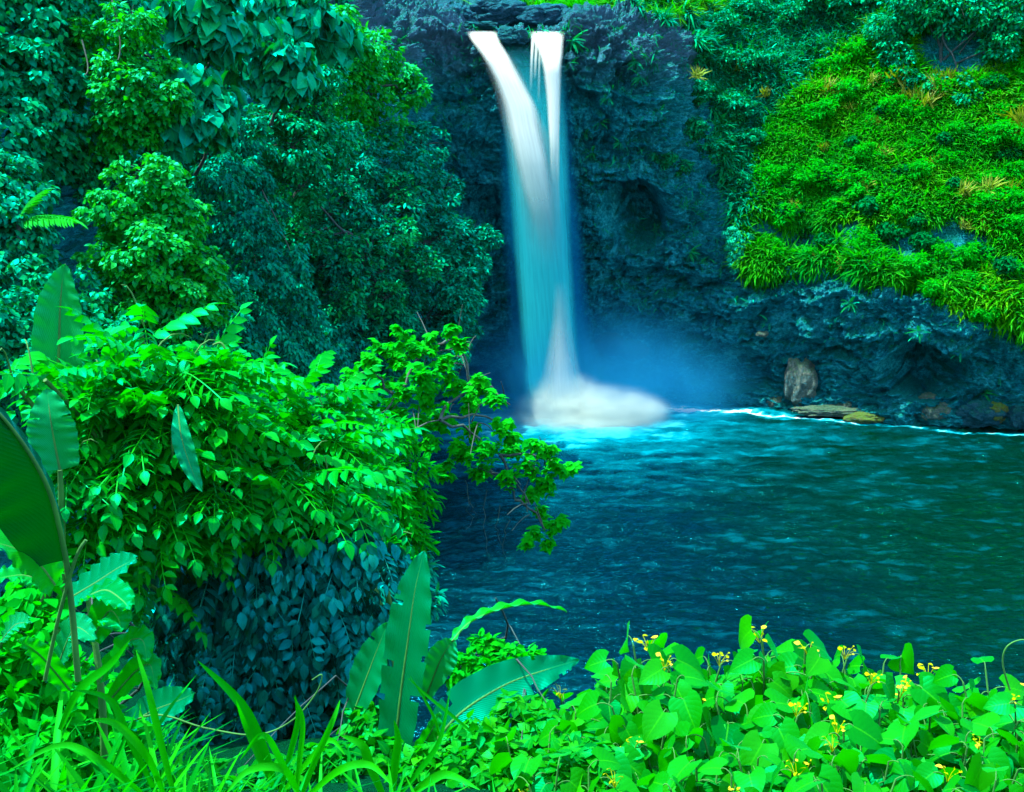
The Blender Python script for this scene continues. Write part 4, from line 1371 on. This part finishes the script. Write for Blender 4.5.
GB = np.array([-2.0, 8.4, 11.4])
GF = 'feather-leaved shrubs on the near bank'
feather('feather_shrub', 'sunlit feather-leaved shrub crown with a tall shoot beside the banana leaf',
        [(140, 360, 26, 7.2), (125, 400, 46, 7.2), (175, 395, 44, 7.2), (98, 398, 28, 7.0), (205, 385, 36, 7.4), (45, 380, 15, 6.5), (15, 384, 13, 6.4), (150, 440, 50, 7.0), (110, 455, 38, 6.9), (215, 425, 44, 7.3), (140, 330, 14, 7.2)], 85, .38, GB, group=GF, rsh=.12)
feather('feather_shrub', 'sunlit feather-leaved shrub next to the overhanging branch, arching fronds',
        [(280, 412, 42, 8.2), (318, 405, 34, 8.4), (345, 408, 16, 8.6), (255, 430, 44, 8.0), (305, 450, 46, 8.0), (345, 448, 24, 8.3), (330, 490, 36, 8.0), (250, 470, 42, 7.8)], 85, .38, GB + np.array([1.0, .6, 0]), group=GF, rsh=.12)
feather('feather_shrub', 'mid green middle tier of feather leaves over the dark hanging curtain',
        [(105, 500, 40, 6.8), (160, 500, 44, 6.9), (215, 490, 46, 7.1), (262, 490, 40, 7.2), (300, 480, 36, 7.4), (335, 488, 26, 7.5), (120, 545, 30, 6.8), (168, 540, 28, 6.9), (220, 525, 22, 7.1), (285, 515, 18, 7.3), (75, 475, 26, 6.6), (372, 500, 18, 7.6), (150, 585, 16, 6.7)], 80, .36, GB + np.array([.2, -.3, 0]), group=GF, hang=.25, rsh=-.05)
feather('feather_shrub', 'shaded blue-green curtain of drooping leaflets hanging down to the grass',
        [(345, 550, 36, 7.3), (300, 550, 38, 7.2), (380, 560, 24, 7.4), (255, 560, 34, 7.2), (215, 575, 40, 7.3), (260, 585, 46, 7.2), (310, 590, 46, 7.2), (350, 610, 34, 7.3), (240, 620, 46, 7.3), (290, 635, 50, 7.2), (335, 650, 42, 7.2), (255, 680, 46, 7.3), (305, 690, 46, 7.2), (350, 695, 34, 7.3), (240, 735, 40, 7.3), (300, 745, 44, 7.3), (365, 650, 22, 7.4), (190, 640, 30, 7.6), (185, 700, 30, 7.6), (165, 610, 24, 7.7), (160, 660, 24, 7.8), (215, 760, 34, 7.2), (280, 770, 34, 7.2), (340, 765, 34, 7.2)], 22, .34, GB + np.array([.3, .4, -.2]), mat=M_SHADE, group=GF, hang=.75, loose=1.0)

# ------------------------------------------------------------------ bananas and other broad leaves


def blade(pts, width, nrm, tip=0.12, base_w=.15, fold=.22, rip=.012, tears=0, nl=44, ca=(-1, -.75, -.5, -.25, 0, .25, .5, .75, 1), wpk=.45, asym=(1, 1), tpow=1.8):
    """a long leaf blade along a spine, folded on its midrib, torn at the margin"""
    P = np.asarray(pts, float)
    tt = np.linspace(0, len(P) - 1, nl)
    S_ = cat(P, tt)
    T = unit(np.gradient(S_, axis=0))
    n0 = np.asarray(nrm, float)
    N = unit(n0 - T * (T @ n0)[:, None])
    X = np.cross(T, N)
    lv = np.linspace(0, 1, nl)
    wv = width * (base_w + (1 - base_w) * np.sin(np.clip(lv / wpk, 0, 1) * PI / 2)) * np.clip(1 - np.clip((lv - wpk) / (1 - wpk), 0, 1) ** tpow, 0, 1) ** .9
    wv[-1] = 0.001
    ca = np.array(ca)
    ph = R.uniform(0, 6)
    off = fold * np.abs(ca)[None, :] ** 1.2 * wv[:, None] + rip * np.sin(lv[:, None] * 46 + ph + ca[None] * 3) * np.abs(ca)[None] ** 2
    sd = np.where(ca < 0, asym[0], asym[1])
    V = S_[:, None, :] + X[:, None, :] * (ca[None, :, None] * sd[None, :, None] * wv[:, None, None] * 1.0) + N[:, None, :] * off[..., None] + T[:, None, :] * (np.abs(ca)[None, :, None] * .12 * wv[:, None, None])
    k = len(ca)
    i = (np.arange(nl - 1)[:, None] * k + np.arange(k - 1)[None, :])
    keep = np.ones((nl - 1, k - 1), bool)
    for z in range(tears):
        r_ = R.integers(4, nl - 4)
        if R.random() < .5:
            keep[r_, :R.integers(1, 3)] = False
        else:
            keep[r_, -R.integers(1, 3):] = False
    i = i[keep]
    return V.reshape(-1, 3), np.stack([i, i + 1, i + k + 1, i + k], 1), np.tile(ca, nl), np.repeat(lv, k), S_, N


def leaf_part(t, pts, width, nrm, mat, rnd=.5, rib=.012, name='leaf', tears=0, **kw):
    m_ = MB()
    v, f, lu, lv, S_, N = blade(pts, width, nrm, tears=tears, **kw)
    m_.add(v, f, rnd=rnd, lu=lu, lv=lv)
    lf = m_.build(name, mat, t)
    if rib:
        b = MB()
        tube(b, S_ - N * rib * .4, rib, rib * .3, 7)
        # midrib stays with its leaf
        o = b.build('midrib', M_STEM, t)
        o.parent = lf
    return lf


def A(*q):
    return [at(x, y, d) for x, y, d in q]


def stem_to(t, pts, r0, r1):
    b = MB()
    tube(b, cat(np.array(pts, float), np.linspace(0, len(pts) - 1, 14)), r0, r1, 9)
    b.build('stem', M_STEM, t)


t = thing('banana_plant', 'banana plant with one tall upright blue-green leaf above the feather shrub', 'banana plant', at(40, 640, 7.3))
leaf_part(t, A((57, 385, 7.3), (59, 350, 7.3), (60, 310, 7.3), (62, 285, 7.3), (65, 264, 7.3)), .172, (.12, -1, .55), M_BANANA, .98, .016, fold=.18, wpk=.25, base_w=.95, tpow=1.7)
leaf_part(t, A((60, 470, 6.2), (54, 440, 6.2), (50, 415, 6.2), (47, 388, 6.25)), .14, (.1, -1, .45), M_BANANA, .95, .01, tears=2, wpk=.4, base_w=.8, fold=.1)
stem_to(t, [at(60, 640, 6.4), at(62, 540, 6.3), at(60, 470, 6.22)], .03, .014)
stem_to(t, [at(40, 640, 7.3), at(52, 520, 7.3), at(57, 385, 7.3)], .06, .02)
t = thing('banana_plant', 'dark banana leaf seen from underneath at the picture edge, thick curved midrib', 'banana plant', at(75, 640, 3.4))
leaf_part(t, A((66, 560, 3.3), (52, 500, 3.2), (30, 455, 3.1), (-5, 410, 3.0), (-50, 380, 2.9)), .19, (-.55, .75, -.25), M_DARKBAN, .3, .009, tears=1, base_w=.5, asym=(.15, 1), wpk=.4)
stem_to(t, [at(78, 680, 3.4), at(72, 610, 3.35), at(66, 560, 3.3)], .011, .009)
t = thing('broad_leaved_plant', 'broad bright leaf with holes at the picture edge under the dark banana leaf', 'plant', at(40, 660, 3.4))
leaf_part(t, A((55, 585, 3.3), (35, 560, 3.25), (5, 545, 3.2), (-35, 540, 3.1)), .085, (.1, -.55, 1), M_BANLIT, .75, .006, tears=3, rip=.006, base_w=.6)
leaf_part(t, A((45, 582, 3.5), (22, 575, 3.5), (-10, 580, 3.4)), .05, (0, -.6, 1), M_BANLIT, .6, .005, base_w=.5)
stem_to(t, [at(45, 680, 3.4), at(58, 620, 3.35), at(75, 560, 3.3), at(86, 540, 3.3)], .007, .005)
t = thing('canna_plant', 'canna with blue-green top leaf and folded dark green leaves beside the grass', 'plant', at(105, 740, 4.2))
leaf_part(t, A((70, 598, 4.3), (95, 583, 4.25), (118, 568, 4.2), (137, 558, 4.15)), .075, (0, -.75, .8), M_BANANA, .55, .006, base_w=.6)
leaf_part(t, A((85, 598, 4.2), (105, 590, 4.1), (122, 600, 4.0), (130, 610, 3.95)), .06, (-.1, -.4, 1), M_BANLIT, .15, .006, base_w=.5)
leaf_part(t, A((92, 640, 4.1), (108, 612, 4.1), (118, 618, 4.0), (121, 632, 3.95)), .07, (.3, -.8, .4), M_BANLIT, .1, .006, base_w=.5)
leaf_part(t, A((100, 680, 4.1), (125, 645, 4.05), (142, 640, 4.0), (147, 662, 3.95)), .055, (.2, -.5, .8), M_BANLIT, .2, .006, base_w=.4)
leaf_part(t, A((110, 700, 4.1), (135, 672, 4.05), (150, 665, 4.0), (155, 690, 3.95)), .05, (.5, -.6, .5), M_BANLIT, .25, .005, base_w=.4)
leaf_part(t, A((60, 660, 4.2), (75, 628, 4.1), (95, 640, 4.0)), .06, (0, -.7, .6), M_BANANA, .8, .005, base_w=.5)
leaf_part(t, A((70, 690, 4.1), (40, 655, 4.0), (18, 640, 3.9)), .045, (0, -.7, .7), M_BANLIT, .7, .005, base_w=.5)
stem_to(t, [at(105, 760, 4.2), at(100, 680, 4.15), at(88, 600, 4.2)], .018, .01)
t = thing('banana_plant', 'young banana with one upright torn leaf and leaves leaning over the water', 'banana plant', at(410, 790, 5.6))
leaf_part(t, A((395, 752, 5.6), (400, 700, 5.6), (408, 640, 5.6), (415, 590, 5.62), (424, 551, 5.65)), .125, (-.25, -1, .1), M_BANANA, .35, .011, tears=8, wpk=.5, base_w=.75, fold=.12)
leaf_part(t, A((345, 735, 5.8), (362, 690, 5.8), (375, 655, 5.8), (388, 622, 5.8)), .10, (-.3, -1, .3), M_BANANA, .55, .009, tears=1, wpk=.5)
leaf_part(t, A((452, 641, 5.7), (470, 622, 5.8), (500, 609, 5.9), (535, 604, 6.0), (567, 611, 6.05)), .038, (0, .1, 1), M_BANLIT, .85, .007, base_w=.5, fold=.5)
leaf_part(t, A((432, 745, 5.4), (462, 712, 5.45), (505, 685, 5.55), (545, 670, 5.6), (579, 660, 5.65)), .135, (-.2, -.9, .4), M_BANANA, .3, .011, tears=6, base_w=.35, wpk=.3)
leaf_part(t, A((405, 790, 5.3), (418, 755, 5.3), (432, 730, 5.3), (440, 712, 5.35)), .05, (.4, -.7, .4), M_BANLIT, .45, .008, base_w=.5)
leaf_part(t, A((425, 700, 5.9), (437, 668, 5.9), (446, 650, 5.9), (455, 640, 5.9)), .09, (.2, -1, .4), M_BANANA, .9, .008, tears=1)
leaf_part(t, A((385, 800, 5.2), (372, 760, 5.2), (365, 725, 5.3)), .045, (-.3, -.8, .3), M_BANLIT, .4, .007)
leaf_part(t, A((420, 800, 5.1), (450, 770, 5.1), (475, 750, 5.2)), .06, (0, -.7, .7), M_BANANA, .75, .007)
stem_to(t, [at(408, 800, 5.6), at(402, 770, 5.6), at(395, 752, 5.6)], .035, .022)
for lab, q, wd, nr, mt, rn in (('single blue-green leaf hanging point down in the middle of the feather shrub', ((178, 405, 6.6), (181, 435, 6.5), (190, 465, 6.45), (202, 492, 6.4)), .06, (.25, -1, .25), M_BANANA, .75),
                               ('pale upright leaf tip beside the fine-leaved bush', ((362, 575, 7.4), (359, 545, 7.4), (356, 520, 7.4), (352, 497, 7.45)), .1, (.2, -1, .1), M_BANANA, .95),
                               ('blue-green leaf lying over the foot of the dark hanging curtain', ((120, 730, 5.0), (150, 712, 5.0), (175, 702, 4.95), (195, 693, 4.9)), .09, (0, -.8, .6), M_BANANA, .35),
                               ('pale tattered leaf over the grass at the picture edge', ((2, 640, 4.4), (15, 625, 4.3), (30, 622, 4.2)), .05, (0, -.7, .7), M_BANANA, .95)):
    t = thing('broad_leaved_plant', lab, 'plant', at(q[0][0], q[0][1] + 60, q[0][2]))
    leaf_part(t, A(*q), wd, nr, mt, rn, .006)
    stem_to(t, [at(q[0][0] - 6, q[0][1] + 60, q[0][2] + .15), at(q[0][0] - 5, q[0][1] + 25, q[0][2] + .1), at(*q[0])], .01, .006)

# ------------------------------------------------------------------ heart-leaved plants along the lower edge


def heart_proto(n_leaf, h, spread, n_fl, leaf=.162):
    t = thing('heart_leaved_plant', 'x', 'plant', (0, 0, 0), 'x')
    b = MB()
    m_ = MB()
    tips = []
    ns = 5
    for s in range(ns):
        a = 2 * PI * s / ns + R.uniform(-.4, .4)
        tp = np.array([math.cos(a) * spread * R.uniform(.3, 1), math.sin(a) * spread * R.uniform(.3, 1), h * R.uniform(.8, 1.0)])
        pth = curve((R.normal(0, .03), R.normal(0, .03), -.2), tp, .0, 9, R.uniform(-.08, .08))
        tube(b, pth, .011, .005, 6)
        tips.append(tp)
        for k in range(n_leaf // ns):
            u_ = 1 - (k / (n_leaf / ns)) ** 1.1 * .75
            p = pth[int(u_ * 8)]
            az = k * 2.4 + s
            d = np.array([math.cos(az), math.sin(az), R.uniform(.1, .6)])
            e = p + unit(d) * R.uniform(.07, .17) * (.5 if k < 2 else 1)
            tube(b, curve(p, e, .015, 5), .0035, .0025, 4)
            place(m_, T_HEART, e[None], (np.array([math.cos(az), math.sin(az), -R.uniform(.15, .9)]) + R.normal(0, .25, 3))[None], unit(np.array([R.normal(-.1, .35), -.6 + R.normal(0, .4), 1.0]))[None], leaf * R.uniform(.65, 1.2), np.array([np.clip(R.normal(.5, .22), 0, 1)]))
    b.build('stem', M_STEM, t)
    m_.build('foliage', M_HEART, t)
    for k in range(n_fl):
        tp = tips[k % ns] + np.array([R.normal(0, .03), R.normal(0, .03), .03])
        fb = MB()
        n = 7
        for j in range(n):
            e = tp + np.array([R.normal(0, .035), R.normal(0, .035), R.uniform(-.01, .035)])
            tube(fb, curve(tp - UP * .05, e, .01, 4), .002, .0015, 4)
            place(fb, T_LEAF if j % 3 else T_WIDE, e[None], (np.array([R.normal(), R.normal(), .2]))[None], unit(np.array([R.normal(0, .4), -.4 + R.normal(0, .3), 1]))[None], R.uniform(.014, .04), np.array([R.uniform(.2, 1)]))
        fb.build('flower_head', M_YELLOW, t)
    return t


protos = [heart_proto(65, .85, .3, 1), heart_proto(70, .9, .34, 1), heart_proto(65, .8, .28, 2), heart_proto(70, .85, .32, 0)]
HG = 'heart-leaved plants along the near edge of the pool'
# px, top py, depth, prototype, scale
HP = [(650, 640, 5.4, 2, 1.0), (700, 655, 5.5, 0, 1.0), (745, 650, 5.6, 1, 1.0), (785, 630, 5.5, 2, 1.05), (830, 650, 5.6, 0, 1), (872, 652, 5.5, 1, 1), (905, 662, 5.6, 2, 1.0), (945, 705, 5.4, 3, .95), (985, 690, 5.3, 0, .9), (1022, 660, 5.2, 1, 1),
      (580, 680, 5.6, 0, .9), (615, 695, 5.2, 3, .9), (540, 700, 5.5, 1, .85),
      (600, 735, 4.7, 2, .85), (660, 705, 4.9, 1, .95), (720, 700, 4.9, 3, .95), (775, 705, 4.85, 0, .95), (825, 700, 4.9, 2, 1), (880, 700, 4.9, 1, .95), (930, 735, 4.7, 3, .9), (980, 740, 4.6, 2, .9), (1030, 730, 4.6, 0, .9),
      (560, 760, 4.3, 3, .8), (640, 765, 4.2, 0, .85), (700, 750, 4.3, 1, .9), (760, 760, 4.25, 3, .9), (820, 755, 4.3, 0, .9), (880, 765, 4.2, 3, .9), (945, 775, 4.2, 1, .85), (1005, 775, 4.15, 3, .85), (500, 770, 4.4, 1, .75), (1085, 690, 5.0, 1, 1), (630, 672, 5.0, 3, .9), (690, 678, 5.2, 1, .9), (755, 675, 5.25, 3, .9), (805, 668, 5.3, 3, .95), (850, 672, 5.25, 0, .9), (910, 690, 5.15, 3, .95), (960, 715, 5.0, 1, .9), (1000, 705, 5.0, 3, .9), (590, 705, 5.0, 3, .85), (555, 725, 4.7, 3, .8), (615, 765, 4.4, 1, .8), (790, 740, 4.5, 1, .85), (860, 738, 4.5, 0, .85), (735, 735, 4.6, 3, .85), (-1, 0, 0, 0, 0)]
HL = {0: 'heart-leaved plant with yellow bracts at the left end of the row, over the pool edge', 3: 'tallest heart-leaved plant, crowned with yellow bracts against the water',
      7: 'low heart-leaved plant without flowers in the dip of the row', 9: 'heart-leaved plant at the end of the row against the picture edge', 10: 'heart-leaved plant beside the diagonal banana leaf'}
used = [False] * 4
for i, (x, y, d, k, s) in enumerate(HP):
    if x < 0:
        continue
    top = at(x, y, d)
    h = (.85, .9, .8, .85)[k]
    loc = np.array([top[0], top[1], top[2] - h * s * 1.08])
    lab = HL.get(i)
    if lab is None:
        if d > 5.15:
            lab = ('heart-leaved plant in the back row at the water side, bearing yellow bracts', 'heart-leaved plant in the back row, large leaves and few bracts')[k in (1, 3)]
        elif d > 4.5:
            lab = ('heart-leaved plant in the middle of the bed, bearing yellow bracts', 'heart-leaved plant in the middle of the bed, almost all leaves')[k in (1, 3)]
        else:
            lab = ('heart-leaved plant at the bottom edge of the picture, bearing yellow bracts', 'heart-leaved plant at the bottom edge of the picture, leaves only')[k in (1, 3)]
    if not used[k]:
        o = protos[k]
        o.location = tuple(loc)
        o.scale = (s, s, s)
        o['label'] = lab
        o['group'] = HG
        used[k] = True
    else:
        dup(protos[k], loc, R.uniform(-1, 1) + (PI if R.random() < .3 else 0), s, lab, HG)

# small-leaved plants between bananas and the heart leaves
tree('small_leaved_bush', 'small-leaved yellow-green bush behind the diagonal banana leaf', 'bush',
     [(480, 655, 20, 6.4), (510, 660, 18, 6.4), (455, 670, 16, 6.3), (530, 662, 12, 6.5), (495, 680, 24, 6.2)], T_LEAF, .06, M_BRIGHT, droop=.3, layers=1.2, trunk_r=.012, part='foliage', rshift=.12)
tree('low_herb', 'low jumble of green herbs between the banana and the heart-leaved bed', 'herb',
     [(520, 720, 28, 5.3), (480, 745, 30, 5.0), (550, 735, 28, 5.2), (460, 780, 34, 4.7), (520, 775, 34, 4.7), (580, 770, 34, 4.6), (420, 770, 26, 4.8), (600, 715, 24, 5.4)], T_WIDE, .06, M_HEART, droop=.4, layers=1.3, trunk_r=.012, part='foliage')
tree('low_herb', 'low dark herbs at the foot of the hanging curtain', 'herb',
     [(330, 770, 30, 5.0), (380, 760, 28, 5.2), (280, 790, 30, 4.9), (220, 790, 30, 4.9), (370, 720, 20, 5.8)], T_WIDE, .07, M_HEART, droop=.5, layers=1.1, trunk_r=.012, part='foliage', rshift=-.2)
tree('low_herb', 'sunlit herbs and seedlings among the grass at the picture edge', 'herb',
     [(30, 640, 34, 4.6), (75, 690, 34, 4.5), (15, 700, 30, 4.4), (40, 600, 30, 4.8), (110, 740, 30, 4.4), (50, 750, 34, 4.2), (-10, 660, 34, 4.5)], T_LEAF, .085, M_BRIGHT, droop=.3, layers=1.1, trunk_r=.012, part='foliage')

# ------------------------------------------------------------------ grass in the near corner
T_GB = leaf_rows([(0, .018), (.2, .024), (.4, .025), (.6, .022), (.8, .014), (1, 0)], .3, .55, (-1, 0, 1))
T_GB2 = leaf_rows([(0, .022), (.2, .03), (.4, .032), (.6, .028), (.8, .018), (1, 0)], .3, .12, (-1, 0, 1))
m_ = MB()
n = 2600
Y_ = R.uniform(3.3, 6.2, n)
X_ = R.uniform(-3.4, .25, n)
pxx, _, _ = proj(np.stack([X_, Y_, np.full(n, 13.)], 1))
k = (pxx < np.interp(Y_, [3.3, 3.9, 4.3, 4.8, 6.2], [520, 400, 200, 150, 110])) & (pxx > -140)
X_, Y_ = X_[k], Y_[k]
n = len(X_)
Zg = ground_z(X_, Y_)
pos = np.stack([X_, Y_, Zg - .05], 1)
a = R.uniform(0, 2 * PI, n)
T = unit(np.stack([np.cos(a) * .5, np.sin(a) * .5, np.full(n, .9)], 1))
N_ = unit(np.stack([-np.cos(a), -np.sin(a), np.full(n, .5)], 1) + R.normal(0, .2, (n, 3)))
ln = R.uniform(.25, .62, n) * np.interp(pxx[k], [-140, 120, 260, 560], [1.1, 1.05, .6, .6])
h_ = R.random(n) < .5
place(m_, T_GB, pos[h_], T[h_], N_[h_], ln[h_])
place(m_, T_GB2, pos[~h_], T[~h_], N_[~h_], ln[~h_] * .9)
tag(m_.build('grass', M_GRASS), 'long bright grass on the near bank', 'grass', kind='stuff')


def clump(label, x, y, d, blades_, group='tall grass clumps on the near bank'):
    base = at(x, y, d)
    t = thing('tall_grass', label, 'grass clump', base, group)
    for q, wd in blades_:
        pts = A(*q)
        m2 = MB()
        v, f, lu, lv, S_, N = blade(pts, wd, (R.normal(0, .3), -.8, .5), base_w=.5, nl=18, ca=(-1, 0, 1), fold=.35, rip=.0)
        m2.add(v, f, rnd=R.uniform(.4, .95), lu=lu, lv=lv)
        m2.build('blade', M_GRASS, t)


clump('tall grass stalk with one broad blade pointing up in front of the dark curtain', 275, 790, 3.9,
      [(((276, 790, 3.9), (262, 745, 3.9), (240, 702, 3.9), (198, 661, 3.9)), .022), (((276, 790, 3.9), (260, 760, 3.85), (245, 725, 3.85), (236, 700, 3.8)), .012), (((278, 800, 3.9), (290, 755, 3.9), (298, 720, 3.9), (295, 695, 3.9)), .012), (((276, 800, 3.9), (310, 760, 3.8), (330, 740, 3.8), (345, 755, 3.75)), .012)])
clump('fan of bright grass blades to the side of the stalk, below the tendril', 300, 800, 3.7,
      [(((296, 800, 3.7), (300, 760, 3.7), (303, 720, 3.7), (294, 697, 3.7)), .011), (((300, 800, 3.7), (315, 760, 3.7), (332, 722, 3.7), (340, 700, 3.75)), .012), (((300, 800, 3.7), (280, 760, 3.65), (262, 735, 3.6), (240, 760, 3.6)), .013), (((304, 800, 3.7), (340, 770, 3.6), (370, 765, 3.6), (392, 785, 3.5)), .014), (((300, 800, 3.6), (285, 770, 3.55), (250, 770, 3.5), (225, 795, 3.45)), .014)])
clump('long arching grass blades crossing the canna stems', 150, 800, 3.6,
      [(((175, 800, 3.6), (160, 740, 3.6), (148, 690, 3.6), (136, 650, 3.65)), .013), (((160, 800, 3.6), (130, 740, 3.55), (110, 700, 3.55), (75, 690, 3.5)), .013), (((150, 800, 3.6), (100, 760, 3.5), (60, 745, 3.5), (10, 770, 3.4)), .012), (((170, 810, 3.5), (150, 760, 3.4), (118, 725, 3.4), (90, 720, 3.4)), .015), (((60, 730, 3.7), (80, 690, 3.7), (110, 665, 3.7), (130, 640, 3.7)), .016)])
clump('broad grass blades at the bottom beside the banana stem', 395, 800, 4.2,
      [(((392, 800, 4.2), (395, 765, 4.2), (398, 740, 4.2), (394, 720, 4.2)), .018), (((395, 800, 4.2), (420, 770, 4.2), (440, 740, 4.2), (450, 690, 4.25)), .012), (((385, 800, 4.2), (370, 765, 4.2), (362, 745, 4.2), (340, 735, 4.2)), .02), (((400, 805, 4.1), (430, 780, 4.1), (450, 775, 4.1), (480, 790, 4.0)), .018)])
clump('crossing straight stems in front of the diagonal banana leaf', 440, 760, 4.8,
      [(((440, 740, 4.8), (435, 720, 4.8), (425, 700, 4.8), (410, 676, 4.8)), .007), (((475, 735, 4.8), (455, 718, 4.8), (430, 698, 4.8), (408, 678, 4.8)), .008)])

# tendrils
for lab, q, r in (('thin curling vine tendril drawn across the dark curtain', ((95, 745, 4.6), (150, 715, 4.6), (205, 728, 4.6), (255, 735, 4.6), (290, 722, 4.6), (315, 695, 4.6), (322, 675, 4.6), (312, 680, 4.6)), .005),
                  ('curled young shoot standing out over the dark wall', ((195, 362, 7.3), (205, 355, 7.3), (218, 361, 7.3), (225, 352, 7.3), (221, 343, 7.3), (213, 345, 7.3)), .012),
                  ('tendril curling up at the picture edge by the water', ((1010, 690, 5), (1003, 665, 5), (1006, 648, 5), (1020, 640, 5), (1040, 642, 5)), .005),
                  ('thin green shoot reaching from the feather shrub towards the water', ((366, 534, 7.5), (385, 536, 7.5), (402, 532, 7.5), (412, 534, 7.5)), .008)):
    b = MB()
    tube(b, cat(np.array(A(*q)), np.linspace(0, len(q) - 1, 40)), r, r * .6, 6)
    tag(b.build('tendril', M_STEM), lab, 'tendril')


# ------------------------------------------------------------------ light
S = unit(np.array([-0.37, -0.04, 0.93]))
elev = math.asin(S[2])
w = bpy.data.worlds.new('World')
sc.world = w
w.use_nodes = True
nd = w.node_tree.nodes
bg = nd['Background']
sky = nd.new('ShaderNodeTexSky')
sky.sky_type = 'NISHITA'
sky.sun_disc = False
sky.sun_elevation = elev
sky.sun_rotation = math.atan2(S[0], S[1])
sky.ozone_density = 1.5
w.node_tree.links.new(sky.outputs[0], bg.inputs[0])
bg.inputs[1].default_value = 0.15
sl = bpy.data.lights.new('sun', 'SUN')
sl.energy = 2.45
sl.angle = math.radians(0.5)
sl.color = (1.0, 0.95, 0.85)
so = bpy.data.objects.new('sun', sl)
COL.objects.link(so)
from mathutils import Vector
so.rotation_euler = Vector(S).to_track_quat('Z', 'Y').to_euler()
so.location = tuple(S * 120)

cd = bpy.data.cameras.new('camera')
cd.sensor_width = 36
cd.sensor_fit = 'HORIZONTAL'
cd.lens = 36 * F / W
cd.clip_end = 600
cd.clip_start = 0.05
co = bpy.data.objects.new('camera', cd)
COL.objects.link(co)
co.location = tuple(CAM)
co.rotation_euler = (PI / 2 - TH, 0, 0)
sc.camera = co
sc.view_settings.view_transform = 'Standard'
sc.view_settings.look = 'None'
sc.view_settings.exposure = 2.8
sc.view_settings.gamma = 1
sc.cycles.max_bounces = 8
sc.cycles.transparent_max_bounces = 24
sc.cycles.volume_bounces = 2
sc.cycles.use_denoising = True
